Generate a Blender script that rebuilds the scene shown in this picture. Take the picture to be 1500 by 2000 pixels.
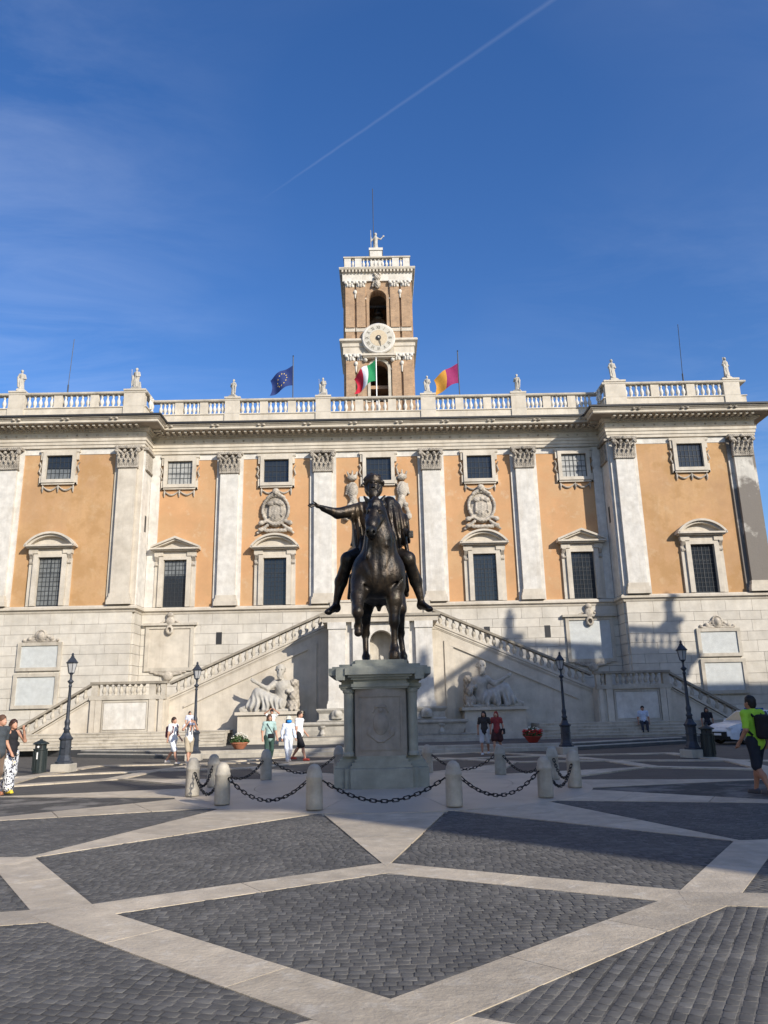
import bpy, math, random
import numpy as np
from math import sin, cos, pi, radians, sqrt, atan2
from mathutils import Matrix, Vector
random.seed(7); rng = np.random.default_rng(7)
for o in list(bpy.data.objects): bpy.data.objects.remove(o)
S = bpy.context.scene
COL = S.collection
# ------------------------------------------------------------------ camera, sky, sun, exposure
CL = (-55, 3.1, .2, 6.1, 2)                     # cloud layer: direction of the wisps and offsets
PITCH, ROLL, YAW, EYE = radians(14.8), radians(1.26), radians(0.5), 1.6
cd = bpy.data.cameras.new('camera'); cam = bpy.data.objects.new('camera', cd); COL.objects.link(cam)
cd.sensor_fit = 'HORIZONTAL'; cd.sensor_width = 36; cd.lens = 36.0; cd.clip_start = .05; cd.clip_end = 6000
fw = Vector((sin(YAW)*cos(PITCH), cos(YAW)*cos(PITCH), sin(PITCH)))
rt = Vector((cos(YAW), -sin(YAW), 0)); up = rt.cross(fw)
r2 = rt*cos(ROLL) - up*sin(ROLL); u2 = rt*sin(ROLL) + up*cos(ROLL)
M = Matrix((r2, u2, -fw)).transposed().to_4x4(); M.translation = (-.02, 0, EYE); cam.matrix_world = M
S.camera = cam
SUN_AZ, SUN_EL = radians(41.0), radians(25.5)          # azimuth to the right of the direction behind the camera
sdir = Vector((sin(SUN_AZ)*cos(SUN_EL), -cos(SUN_AZ)*cos(SUN_EL), sin(SUN_EL)))   # towards the sun
W = bpy.data.worlds.new('World'); S.world = W; W.use_nodes = True
nt = W.node_tree; N = nt.nodes; L = nt.links; N.clear()
wo = N.new('ShaderNodeOutputWorld'); bg = N.new('ShaderNodeBackground'); sky = N.new('ShaderNodeTexSky')
sky.sky_type = 'NISHITA'; sky.sun_disc = False; sky.sun_elevation = SUN_EL; sky.sun_rotation = atan2(sdir.x, sdir.y)
sky.altitude = 60; sky.air_density = 1.0; sky.dust_density = .5; sky.ozone_density = 2.4
bg.inputs['Strength'].default_value = .15
def wn(t, **k):
    n = N.new(t)
    for a, b in k.items(): setattr(n, a, b)
    return n
def wmath(op, a, b=None, c=None):
    n = wn('ShaderNodeMath', operation=op)
    for i, v in enumerate((a, b, c)):
        if v is None: continue
        if isinstance(v, (int, float)): n.inputs[i].default_value = v
        else: L.new(v, n.inputs[i])
    return n.outputs[0]
tc = wn('ShaderNodeTexCoord'); nrm = wn('ShaderNodeVectorMath', operation='NORMALIZE'); L.new(tc.outputs['Generated'], nrm.inputs[0])
sep = wn('ShaderNodeSeparateXYZ'); L.new(nrm.outputs[0], sep.inputs[0])
# thin high cirrus: direction projected on a flat layer far above the city
zc = wmath('MAXIMUM', sep.outputs[2], .05); lx = wmath('DIVIDE', sep.outputs[0], zc); ly = wmath('DIVIDE', sep.outputs[1], zc)
cmb = wn('ShaderNodeCombineXYZ'); L.new(lx, cmb.inputs[0]); L.new(ly, cmb.inputs[1])
mp = wn('ShaderNodeMapping'); L.new(cmb.outputs[0], mp.inputs[0]); mp.inputs['Rotation'].default_value = (0, 0, radians(CL[0])); mp.inputs['Scale'].default_value = (.7, 1.4, 1); mp.inputs['Location'].default_value = (CL[1], CL[2], 0)
n1 = wn('ShaderNodeTexNoise'); L.new(mp.outputs[0], n1.inputs['Vector']); n1.inputs['Scale'].default_value = 2.0; n1.inputs['Detail'].default_value = 10; n1.inputs['Roughness'].default_value = .62; n1.inputs['Distortion'].default_value = .5
mr = wn('ShaderNodeMapRange'); L.new(n1.outputs[0], mr.inputs[0]); mr.inputs[1].default_value = .40; mr.inputs[2].default_value = .80; mr.inputs[4].default_value = .13
n2 = wn('ShaderNodeTexNoise'); mp2 = wn('ShaderNodeMapping'); L.new(cmb.outputs[0], mp2.inputs[0]); mp2.inputs['Location'].default_value = (CL[3], CL[4], 0); L.new(mp2.outputs[0], n2.inputs['Vector']); n2.inputs['Scale'].default_value = .45; n2.inputs['Detail'].default_value = 2
mr2 = wn('ShaderNodeMapRange'); L.new(n2.outputs[0], mr2.inputs[0]); mr2.inputs[1].default_value = .38; mr2.inputs[2].default_value = .62
cir = wmath('MULTIPLY', mr.outputs[0], mr2.outputs[0])
# condensation trail: thin straight band between two directions of the sky
def pix_dir(px, py):
    u, v = px-750, py-1000
    return (r2*u/1500 - u2*v/1500 + fw).normalized()
da, db = pix_dir(1079, 0), pix_dir(505, 395); nn = da.cross(db).normalized(); tt = (da-db).normalized()
dt = wn('ShaderNodeVectorMath', operation='DOT_PRODUCT'); L.new(nrm.outputs[0], dt.inputs[0]); dt.inputs[1].default_value = nn
dl = wn('ShaderNodeVectorMath', operation='DOT_PRODUCT'); L.new(nrm.outputs[0], dl.inputs[0]); dl.inputs[1].default_value = tt
fr = wn('ShaderNodeVectorMath', operation='DOT_PRODUCT'); L.new(nrm.outputs[0], fr.inputs[0]); fr.inputs[1].default_value = (da+db).normalized()
n3 = wn('ShaderNodeTexNoise'); L.new(nrm.outputs[0], n3.inputs['Vector']); n3.inputs['Scale'].default_value = 40; n3.inputs['Detail'].default_value = 3
wob = wmath('MULTIPLY_ADD', n3.outputs[0], .0012, -.0006)
dist = wmath('ABSOLUTE', wmath('ADD', dt.outputs['Value'], wob))
ta, tb = da.dot(tt), db.dot(tt)
mw = wn('ShaderNodeMapRange'); L.new(dl.outputs['Value'], mw.inputs[0]); mw.inputs[1].default_value = tb; mw.inputs[2].default_value = ta; mw.inputs[3].default_value = .0015; mw.inputs[4].default_value = .0034
band = wmath('SUBTRACT', 1.0, wmath('MINIMUM', wmath('DIVIDE', dist, mw.outputs[0]), 1.0))
mf = wn('ShaderNodeMapRange'); L.new(dl.outputs['Value'], mf.inputs[0]); mf.inputs[1].default_value = tb; mf.inputs[2].default_value = tb+.22*(ta-tb); mf.inputs[4].default_value = .036
trail = wmath('MULTIPLY', wmath('MULTIPLY', band, mf.outputs[0]), wmath('GREATER_THAN', fr.outputs['Value'], .2))
cov = wmath('MINIMUM', wmath('ADD', cir, trail), 1.0)
hsv = wn('ShaderNodeHueSaturation'); L.new(sky.outputs[0], hsv.inputs['Color']); hsv.inputs['Hue'].default_value = .512; hsv.inputs['Saturation'].default_value = 1.28; hsv.inputs['Value'].default_value = 1.0
mx = wn('ShaderNodeMix', data_type='RGBA'); L.new(cov, mx.inputs['Factor']); L.new(hsv.outputs[0], mx.inputs['A']); mx.inputs['B'].default_value = (7.0, 7.4, 8.2, 1)
L.new(mx.outputs['Result'], bg.inputs['Color']); L.new(bg.outputs[0], wo.inputs[0])
sl = bpy.data.lights.new('sun', 'SUN'); sl.energy = 4.7; sl.angle = radians(.53); sl.color = (1, .93, .82)
so = bpy.data.objects.new('sun', sl); COL.objects.link(so); so.rotation_euler = (-sdir).to_track_quat('-Z', 'Y').to_euler(); so.location = (30, -30, 60)
S.view_settings.view_transform = 'Standard'; S.view_settings.look = 'None'; S.view_settings.exposure = 0.28; S.view_settings.gamma = 1
S.cycles.max_bounces = 6; S.cycles.diffuse_bounces = 3; S.cycles.glossy_bounces = 3; S.cycles.transparent_max_bounces = 6

# ------------------------------------------------------------------ helpers
class MB:
    def __init__(s): s.v = []; s.f = []; s.st = []
    def add(s, v, f):
        n = len(s.v); s.st.append((n, len(s.f))); s.v += [tuple(p) for p in v]; s.f += [tuple(i+n for i in q) for q in f]; return s
    def isl(s):                                   # one MB for each piece added
        o = []
        for k, st in enumerate(s.st):
            en = s.st[k+1] if k+1 < len(s.st) else (len(s.v), len(s.f)); m = MB(); m.v = s.v[st[0]:en[0]]; m.f = [tuple(i-st[0] for i in q) for q in s.f[st[1]:en[1]]]; o.append(m)
        return o
    def box(s, x0, x1, y0, y1, z0, z1):
        return s.add([(x0,y0,z0),(x1,y0,z0),(x1,y1,z0),(x0,y1,z0),(x0,y0,z1),(x1,y0,z1),(x1,y1,z1),(x0,y1,z1)],
                     [(0,3,2,1),(4,5,6,7),(0,1,5,4),(1,2,6,5),(2,3,7,6),(3,0,4,7)])
    def xz(s, poly, y0, y1):                      # polygon in x,z (counter clockwise seen from -y) extruded along y
        n = len(poly); v = [(x,y0,z) for x,z in poly]+[(x,y1,z) for x,z in poly]
        return s.add(v, [tuple(range(n)), tuple(range(2*n-1,n-1,-1))]+[(i,i+n,(i+1)%n+n,(i+1)%n) for i in range(n)])
    def xy(s, poly, z0, z1, ch=0):                # polygon in x,y (ccw from above) extruded up, optional top chamfer
        n = len(poly); v = [(x,y,z0) for x,y in poly]+[(x,y,z1-ch) for x,y in poly]
        f = [tuple(range(n-1,-1,-1))]+[(i,(i+1)%n,(i+1)%n+n,i+n) for i in range(n)]
        if ch:
            cx = sum(p[0] for p in poly)/n; cy = sum(p[1] for p in poly)/n
            for x, y in poly:
                d = max(sqrt((x-cx)**2+(y-cy)**2), 1e-6); k = max(0, 1-ch*1.5/d); v.append((cx+(x-cx)*k, cy+(y-cy)*k, z1))
            f += [(i+n,(i+1)%n+n,(i+1)%n+2*n,i+2*n) for i in range(n)]+[tuple(range(2*n,3*n))]
        else: f.append(tuple(range(n,2*n)))
        return s.add(v, f)
    def lathe(s, prof, n=12, c=(0,0,0), ph=0):
        m = len(prof); v = []; f = []
        for r, z in prof:
            for i in range(n):
                a = 2*pi*i/n+ph; v.append((c[0]+r*cos(a), c[1]+r*sin(a), c[2]+z))
        for j in range(m-1):
            for i in range(n): f.append((j*n+i, j*n+(i+1)%n, (j+1)*n+(i+1)%n, (j+1)*n+i))
        f.append(tuple(range(n-1,-1,-1))); f.append(tuple((m-1)*n+i for i in range(n)))
        return s.add(v, f)
    def tube(s, pts, r, n=6, closed=False):
        pts = [Vector(p) for p in pts]; m = len(pts); v = []; f = []
        for j, p in enumerate(pts):
            a = pts[(j-1) % m] if closed else pts[max(j-1,0)]; b = pts[(j+1) % m] if closed else pts[min(j+1,m-1)]
            t = (b-a).normalized(); q = Vector((0,0,1)) if abs(t.z) < .95 else Vector((1,0,0))
            e1 = t.cross(q).normalized(); e2 = t.cross(e1); rr = r[j] if isinstance(r, (list, tuple)) else r
            for i in range(n):
                an = 2*pi*i/n; w = p+e1*rr*cos(an)+e2*rr*sin(an); v.append(tuple(w))
        for j in range(m if closed else m-1):
            k = (j+1) % m
            for i in range(n): f.append((j*n+i, k*n+i, k*n+(i+1)%n, j*n+(i+1)%n))
        if not closed: f.append(tuple(range(n))); f.append(tuple((m-1)*n+i for i in range(n-1,-1,-1)))
        return s.add(v, f)
    def sweep(s, prof, path, closed=False):       # prof [(out, z)], plan path; out is to the right of the walking direction
        m = len(path); k = len(prof); v = []; f = []
        P = [Vector(p) for p in path]
        for j in range(m):
            d1 = (P[j]-P[j-1]).normalized() if (j > 0 or closed) else None
            d2 = (P[(j+1) % m]-P[j]).normalized() if (j < m-1 or closed) else None
            if d1 is None: d1 = d2
            if d2 is None: d2 = d1
            a = Vector((d1.y,-d1.x)); b = Vector((d2.y,-d2.x)); w = (a+b); w = w/max(w.dot(a), 1e-3)
            for o, z in prof: v.append((P[j].x+w.x*o, P[j].y+w.y*o, z))
        for j in range(m if closed else m-1):
            q = (j+1) % m
            for i in range(k): f.append((j*k+i, q*k+i, q*k+(i+1)%k, j*k+(i+1)%k))
        if not closed: f.append(tuple(range(k))); f.append(tuple((m-1)*k+i for i in range(k-1,-1,-1)))
        return s.add(v, f)
    def mesh(s, name, smooth=False):
        me = bpy.data.meshes.new(name); me.from_pydata(s.v, [], s.f); 
        bm_fix(me)
        if smooth: me.polygons.foreach_set('use_smooth', [True]*len(me.polygons))
        return me
import bmesh
def bm_fix(me):
    b = bmesh.new(); b.from_mesh(me); bmesh.ops.recalc_face_normals(b, faces=b.faces); b.to_mesh(me); b.free()
def empty(name, loc, label=None, cat=None, group=None, rz=0):
    o = bpy.data.objects.new(name, None); COL.objects.link(o); o.location = loc; o.rotation_euler = (0,0,rz); o.empty_display_size = .2
    if label: o['label'] = label
    if cat: o['category'] = cat
    if group: o['group'] = group
    return o
def obj(name, me, mat=None, parent=None, world=False, loc=None, label=None, cat=None, group=None, kind=None, smooth=None, rot=None, scale=None):
    if isinstance(me, MB): me = me.mesh(name, bool(smooth))
    o = bpy.data.objects.new(name, me); COL.objects.link(o)
    if mat is not None and len(me.materials) == 0:
        for m in (mat if isinstance(mat, (list, tuple)) else [mat]): me.materials.append(m)
    if parent:
        o.parent = parent
        if world and parent.type == 'EMPTY': o.matrix_parent_inverse = Matrix.Translation(-parent.location)
    if loc is not None: o.location = loc
    if rot is not None: o.rotation_euler = rot
    if scale is not None: o.scale = scale
    if label: o['label'] = label
    if cat: o['category'] = cat
    if group: o['group'] = group
    if kind: o['kind'] = kind
    return o
def each(name, mb, mat, parent, world=False):      # every piece of the builder becomes a part of its own
    for m in mb.isl(): obj(name, m, mat, parent, world)
def copy_tree(src, parent=None):
    c = src.copy(); COL.objects.link(c)
    if parent: c.parent = parent
    for ch in [o for o in KIDS.get(src.name, [])]: copy_tree(ch, c)
    return c
KIDS = {}
def index_kids():
    KIDS.clear()
    for o in bpy.data.objects:
        if o.parent: KIDS.setdefault(o.parent.name, []).append(o)
# ---- signed distance modelling for figures and carved ornament
def rc(a, b, r1, r2=None, k=None, sub=False): return ('rc', np.array(a, 'f4'), np.array(b, 'f4'), r1, r1 if r2 is None else r2, k, sub)
def el(c, r, rot=None, k=None, sub=False): return ('el', np.array(c, 'f4'), np.array(r, 'f4'), rot, None, k, sub)
def bxp(c, h, rd=.02, rot=None, k=None, sub=False): return ('bx', np.array(c, 'f4'), np.array(h, 'f4'), rot, rd, k, sub)
def rotm(ax, ang): return np.array(Matrix.Rotation(ang, 3, ax), 'f4')
def sdf_mesh(name, prims, h, k=.06, disp=None, mir=False):
    lo = np.full(3, 1e9); hi = -lo
    for p in prims:
        if p[6]: continue
        if p[0] == 'rc': r = max(p[3], p[4]); a = np.minimum(p[1], p[2])-r; b = np.maximum(p[1], p[2])+r
        else:
            r = float(np.linalg.norm(p[2])) if p[3] is not None else p[2]; a = p[1]-r; b = p[1]+r
        lo = np.minimum(lo, a); hi = np.maximum(hi, b)
    lo -= 3*h+.02; hi += 3*h+.02
    n = np.ceil((hi-lo)/h).astype(int)+1
    ax = [(lo[i]+h*np.arange(n[i])).astype('f4') for i in range(3)]
    D = np.full(n, .3, 'f4')
    for p in prims:
        kk = p[5] if p[5] is not None else k; mg = kk+2*h+.03
        if p[0] == 'rc': r = max(p[3], p[4]); a = np.minimum(p[1], p[2])-r; b = np.maximum(p[1], p[2])+r
        else:
            r = float(np.linalg.norm(p[2])) if p[3] is not None else p[2]; a = p[1]-r; b = p[1]+r
        i0 = np.maximum(np.floor((a-mg-lo)/h).astype(int), 0); i1 = np.minimum(np.ceil((b+mg-lo)/h).astype(int)+1, n)
        if np.any(i1 <= i0): continue
        X = ax[0][i0[0]:i1[0]][:,None,None]; Y = ax[1][i0[1]:i1[1]][None,:,None]; Z = ax[2][i0[2]:i1[2]][None,None,:]
        if p[0] == 'rc':
            A, B = p[1], p[2]; ba = B-A; q = float(ba@ba)+1e-9
            t = np.clip(((X-A[0])*ba[0]+(Y-A[1])*ba[1]+(Z-A[2])*ba[2])/q, 0, 1)
            d = np.sqrt((X-A[0]-t*ba[0])**2+(Y-A[1]-t*ba[1])**2+(Z-A[2]-t*ba[2])**2)-(p[3]+(p[4]-p[3])*t)
        else:
            x, y, z = X-p[1][0], Y-p[1][1], Z-p[1][2]
            if p[3] is not None:
                R = p[3]; x, y, z = R[0,0]*x+R[1,0]*y+R[2,0]*z, R[0,1]*x+R[1,1]*y+R[2,1]*z, R[0,2]*x+R[1,2]*y+R[2,2]*z
            if p[0] == 'el':
                e = p[2]; k0 = np.sqrt((x/e[0])**2+(y/e[1])**2+(z/e[2])**2); k1 = np.sqrt((x/e[0]**2)**2+(y/e[1]**2)**2+(z/e[2]**2)**2)+1e-6
                d = k0*(k0-1)/k1
            else:
                e = p[2]-p[4]; qx, qy, qz = np.abs(x)-e[0], np.abs(y)-e[1], np.abs(z)-e[2]
                d = np.sqrt(np.maximum(qx,0)**2+np.maximum(qy,0)**2+np.maximum(qz,0)**2)+np.minimum(np.maximum(qx,np.maximum(qy,qz)),0)-p[4]
        sl_ = (slice(i0[0],i1[0]), slice(i0[1],i1[1]), slice(i0[2],i1[2])); c = D[sl_]
        if p[6]: d = -d; hh = np.maximum(kk-np.abs(c-d), 0)/kk; D[sl_] = np.maximum(c, d)+hh*hh*kk*.25
        else: hh = np.maximum(kk-np.abs(c-d), 0)/kk; D[sl_] = np.minimum(c, d)-hh*hh*kk*.25
    if disp is not None: D = (D+disp(ax[0][:,None,None], ax[1][None,:,None], ax[2][None,None,:])).astype('f4')
    D[0]=D[-1]=.3; D[:,0]=D[:,-1]=.3; D[:,:,0]=D[:,:,-1]=.3
    pts = []; cells = []; quads = []
    s1, s2 = n[1]*n[2], n[2]; st = (s1, s2, 1)
    for a in range(3):
        A = D[:-1] if a == 0 else D[:,:-1] if a == 1 else D[:,:,:-1]
        B = D[1:] if a == 0 else D[:,1:] if a == 1 else D[:,:,1:]
        E = np.argwhere((A < 0) != (B < 0))
        if len(E) == 0: continue
        va = A[E[:,0],E[:,1],E[:,2]]; vb = B[E[:,0],E[:,1],E[:,2]]; t = va/(va-vb)
        P = E.astype('f8'); P[:,a] += t; u, w = (a+1) % 3, (a+2) % 3
        base = E@np.array(st); q = []
        for ou, ow in ((0,0),(-1,0),(-1,-1),(0,-1)):
            cid = base+ou*st[u]+ow*st[w]; pts.append(P); cells.append(cid); q.append(cid)
        q = np.stack(q, 1); fl = va > 0; q[fl] = q[fl][:,::-1]; quads.append(q)
    pts = np.concatenate(pts); cells = np.concatenate(cells); quads = np.concatenate(quads)
    uid, inv = np.unique(cells, return_inverse=True); cnt = np.bincount(inv)
    V = np.stack([np.bincount(inv, pts[:,i])/cnt for i in range(3)], 1)*h+lo
    F = np.searchsorted(uid, quads)
    me = bpy.data.meshes.new(name); me.vertices.add(len(V)); me.vertices.foreach_set('co', V.astype('f4').ravel())
    me.loops.add(F.size); me.loops.foreach_set('vertex_index', F.ravel().astype('i4'))
    me.polygons.add(len(F)); me.polygons.foreach_set('loop_start', np.arange(0, F.size, 4, dtype='i4')); me.polygons.foreach_set('loop_total', np.full(len(F), 4, 'i4'))
    me.polygons.foreach_set('use_smooth', np.ones(len(F), bool)); me.update(calc_edges=True); me.validate()
    return me
def shift(me, d):
    n = len(me.vertices); a = np.empty(n*3, 'f4'); me.vertices.foreach_get('co', a); a = a.reshape(-1,3)+np.array(d, 'f4'); me.vertices.foreach_set('co', a.ravel()); me.update(); return me
# ------------------------------------------------------------------ materials
def ramp(nt, fac, stops):
    r = nt.nodes.new('ShaderNodeValToRGB'); nt.links.new(fac, r.inputs[0]); e = r.color_ramp.elements
    while len(e) < len(stops): e.new(.5)
    for q, (p, c) in zip(e, stops): q.position = p; q.color = (*c, 1) if len(c) == 3 else c
    return r.outputs[0]
def material(name, col, rough=.8, metal=0, var=.18, scale=1.2, stain=0, stain_col=(.12,.105,.09), streak=0, bump=.15, bscale=14, spec=.35, pit=0, objvar=0, patch=None, island=0):
    m = bpy.data.materials.new(name); m.use_nodes = True; t = m.node_tree; n = t.nodes; l = t.links; b = n['Principled BSDF']
    b.inputs['Roughness'].default_value = rough; b.inputs['Metallic'].default_value = metal; b.inputs['Specular IOR Level'].default_value = spec
    g = n.new('ShaderNodeNewGeometry'); pos = g.outputs['Position']
    if objvar == 'local': pos = n.new('ShaderNodeTexCoord').outputs['Object']
    def noise(sc, det=5, vec=pos, mapsc=None, ro=.6):
        if mapsc:
            mm = n.new('ShaderNodeMapping'); l.new(vec, mm.inputs[0]); mm.inputs['Scale'].default_value = mapsc; vec = mm.outputs[0]
        q = n.new('ShaderNodeTexNoise'); l.new(vec, q.inputs['Vector']); q.inputs['Scale'].default_value = sc; q.inputs['Detail'].default_value = det; q.inputs['Roughness'].default_value = ro
        return q.outputs[0]
    def mix(f, a, c, mode='MIX'):
        q = n.new('ShaderNodeMix'); q.data_type = 'RGBA'; q.blend_type = mode
        for s, v in (('Factor', f), ('A', a), ('B', c)):
            i = q.inputs[s]
            if s != 'Factor' or True:
                if isinstance(v, (int, float)): i.default_value = v
                elif isinstance(v, tuple): i.default_value = (*v, 1) if len(v) == 3 else v
                else: l.new(v, i)
        return q.outputs['Result']
    c = np.array(col)
    base = ramp(t, noise(scale, 6), [(.3, tuple(c*(1-var))), (.7, tuple(np.minimum(c*(1+var*.7), 1)))])
    if patch:                                   # large repaired / faded patches
        for pc, sc, lo_, hi_, amt in patch:
            f = ramp(t, noise(sc, 6, ro=.65), [(lo_, (0,0,0)), (hi_, (amt,)*3)])
            base = mix(f, base, pc)
    if streak:
        f = ramp(t, noise(1.6, 6, mapsc=(2.2, 2.2, .16), ro=.7), [(.5, (0,0,0)), (.78, (streak,)*3)]); base = mix(f, base, stain_col)
    if stain:
        f = ramp(t, noise(.55, 9, ro=.72), [(.48, (0,0,0)), (.72, (stain,)*3)]); base = mix(f, base, stain_col)
    if island:                                  # every stone of a joined field has its own tone
        f = ramp(t, g.outputs['Random Per Island'], [(0, (1-island,)*3), (.8, (1,)*3), (1, (1+island*1.2,)*3)]); base = mix(1.0, base, f, 'MULTIPLY')
    if objvar and objvar != 'local':
        oi = n.new('ShaderNodeObjectInfo'); f = ramp(t, oi.outputs['Random'], [(0, (1-objvar,)*3), (1, (1+objvar*.5,)*3)]); base = mix(1.0, base, f, 'MULTIPLY')
    if pit:
        f = ramp(t, noise(9, 8, mapsc=(1,1,2.6), ro=.75), [(.60, (0,0,0)), (.70, (pit,)*3)]); base = mix(f, base, tuple(c*.42))
    l.new(base, b.inputs['Base Color'])
    if bump:
        bp = n.new('ShaderNodeBump'); bp.inputs['Strength'].default_value = bump; bp.inputs['Distance'].default_value = .03
        l.new(noise(bscale, 8), bp.inputs['Height']); l.new(bp.outputs[0], b.inputs['Normal'])
    return m
MT = {}
MT['stucco'] = material('ochre_stucco', (.52,.295,.145), .9, var=.10, scale=.7, patch=[((.50,.33,.18),.45,.46,.60,.65), ((.43,.24,.11),.9,.50,.64,.5), ((.55,.41,.27),1.6,.58,.66,.45), ((.47,.27,.13),7.0,.5,.6,.35)], streak=.30, stain_col=(.45,.27,.14), bump=.12, bscale=9)
MT['stucco_old'] = material('weathered_ochre_stucco', (.45,.27,.137), .9, var=.14, scale=.6, patch=[((.50,.31,.15),.35,.42,.56,.7), ((.36,.205,.085),.7,.48,.60,.65), ((.52,.37,.22),1.1,.55,.66,.4), ((.42,.25,.12),6.0,.5,.6,.4)], streak=.42, stain_col=(.36,.23,.13), bump=.15, bscale=8)
MT['trav'] = material('cream_travertine', (.55,.495,.41), .8, var=.16, scale=1.6, streak=.4, stain=.45, stain_col=(.31,.255,.185), pit=.3, bump=.2, bscale=18)
MT['trav_white'] = material('pale_travertine', (.61,.58,.525), .8, var=.18, scale=2.6, streak=.45, stain=.4, stain_col=(.37,.315,.235), pit=.45, bump=.22, bscale=14)
MT['trav_old'] = material('stained_travertine', (.49,.445,.37), .85, var=.2, scale=1.3, streak=.5, stain=.55, stain_col=(.20,.165,.12), pit=.4, bump=.3, bscale=14)
MT['ashlar'] = material('ashlar_stone', (.56,.52,.45), .85, var=.16, scale=1.6, streak=.3, stain=.3, stain_col=(.40,.34,.25), pit=.2, bump=.2, bscale=16, objvar=.10)
MT['mortar'] = material('wall_joint', (.36,.32,.26), .9)
MT['carved'] = material('carved_stone', (.45,.40,.33), .85, var=.35, scale=6, stain=.85, stain_col=(.10,.085,.07), bump=.4, bscale=25)
MT['marble'] = material('weathered_marble', (.44,.41,.355), .75, var=.25, scale=3, streak=.45, stain=.55, stain_col=(.28,.26,.23), bump=.15, bscale=22)
MT['marble_grey'] = material('grey_marble_figure', (.44,.42,.38), .7, var=.2, scale=3, stain=.45, stain_col=(.22,.21,.2), bump=.15, bscale=20)
MT['ped'] = material('green_grey_marble', (.29,.295,.25), .65, var=.25, scale=2.4, streak=.55, stain=.5, stain_col=(.19,.20,.175), bump=.15, bscale=20)
MT['ped_die'] = material('grey_veined_marble', (.27,.245,.21), .65, var=.28, scale=3.2, streak=.55, stain=.5, stain_col=(.22,.19,.16), bump=.15, bscale=20)
MT['bronze'] = material('dark_bronze', (.032,.025,.020), .40, metal=.6, var=.6, scale=5.0, streak=.95, stain=.6, stain_col=(.12,.085,.052), patch=[((.009,.010,.011),2.2,.44,.56,.92), ((.045,.055,.042),4.5,.58,.66,.6)], bump=.5, bscale=14, spec=.5)
MT['brick'] = None
MT['slab'] = material('paving_travertine', (.56,.475,.355), .6, var=.22, scale=3.4, stain=.55, stain_col=(.30,.26,.205), patch=[((.42,.36,.28),1.4,.50,.66,.7), ((.66,.60,.50),5.0,.54,.66,.6), ((.34,.29,.225),.5,.48,.64,.55), ((.25,.215,.17),16,.66,.70,.7)], pit=.55, bump=.35, bscale=22, objvar=.16, spec=.4)
MT['cobble'] = material('basalt_cobble', (.122,.117,.108), .75, var=.30, scale=7.0, stain=.4, stain_col=(.16,.15,.135), patch=[((.075,.073,.072),.5,.45,.62,.6)], bump=.10, bscale=60, island=.22, spec=.3)
MT['platform'] = material('platform_travertine', (.52,.445,.35), .5, var=.2, scale=1.1, stain=.5, stain_col=(.25,.23,.21), pit=.2, bump=.12, bscale=12)
MT['bollard'] = material('bollard_stone', (.44,.40,.33), .8, var=.25, scale=4, streak=.5, stain=.5, stain_col=(.20,.19,.17), bump=.4, bscale=22)
MT['iron'] = material('black_iron', (.018,.018,.02), .5, metal=.4, var=.3, scale=20, bump=.1)
MT['lamp'] = material('grey_cast_iron', (.045,.052,.066), .5, metal=.25, var=.3, scale=8, bump=.1)
MT['asphalt'] = material('asphalt', (.085,.083,.08), .85, var=.2, scale=1.2, stain=.4, stain_col=(.12,.115,.11), bump=.3, bscale=60)
MT['kerb'] = material('kerb_stone', (.46,.42,.35), .8, var=.2, scale=2, streak=.4, stain=.5, stain_col=(.2,.18,.15), bump=.25, bscale=16)
MT['kerb_dark'] = material('dark_kerb_stone', (.10,.098,.092), .8, var=.25, scale=2, bump=.25, bscale=16)  # darker tone for the risers of the side kerbs
MT['lead'] = material('dark_lead_gutter', (.03,.03,.032), .6, var=.2)
MT['rail_top'] = material('blackened_travertine', (.30,.265,.21), .85, var=.3, scale=2.5, stain=.7, stain_col=(.12,.10,.08), bump=.3, bscale=16)
def plain(name, col, rough=.7, metal=0, spec=.4, **k): 
    return material(name, col, rough, metal, var=k.get('var', .12), scale=k.get('scale', 6), bump=k.get('bump', .08), bscale=k.get('bscale', 30), spec=spec)
MT['glass'] = plain('dark_window_glass', (.022,.028,.036), .12, 0, .45, bump=.03, bscale=2)
MT['curtain'] = plain('pale_curtain_glass', (.17,.18,.18), .25, 0, .4, scale=3, var=.3)
MT['blind'] = plain('pale_window_blind', (.36,.36,.34), .5, 0, .3, scale=3, var=.25)
MT['frame_dark'] = plain('dark_window_bars', (.035,.04,.045), .6)
MT['inscr'] = material('pale_inscribed_marble', (.50,.515,.50), .6, var=.14, scale=3, stain=.25, stain_col=(.45,.44,.40), bump=.5, bscale=34)
MT['terracotta'] = plain('terracotta', (.42,.16,.085), .8)
MT['redpot'] = plain('red_clay', (.36,.05,.035), .7)
MT['leaf'] = plain('leaf_green', (.055,.10,.028), .6, var=.4)
MT['petal'] = plain('white_petal', (.8,.78,.66), .7)
MT['petal_red'] = plain('red_petal', (.55,.03,.03), .7)
MT['bin'] = plain('dark_green_bin', (.018,.026,.026), .45)
MT['white'] = plain('white_paint', (.78,.78,.76), .4)
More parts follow.
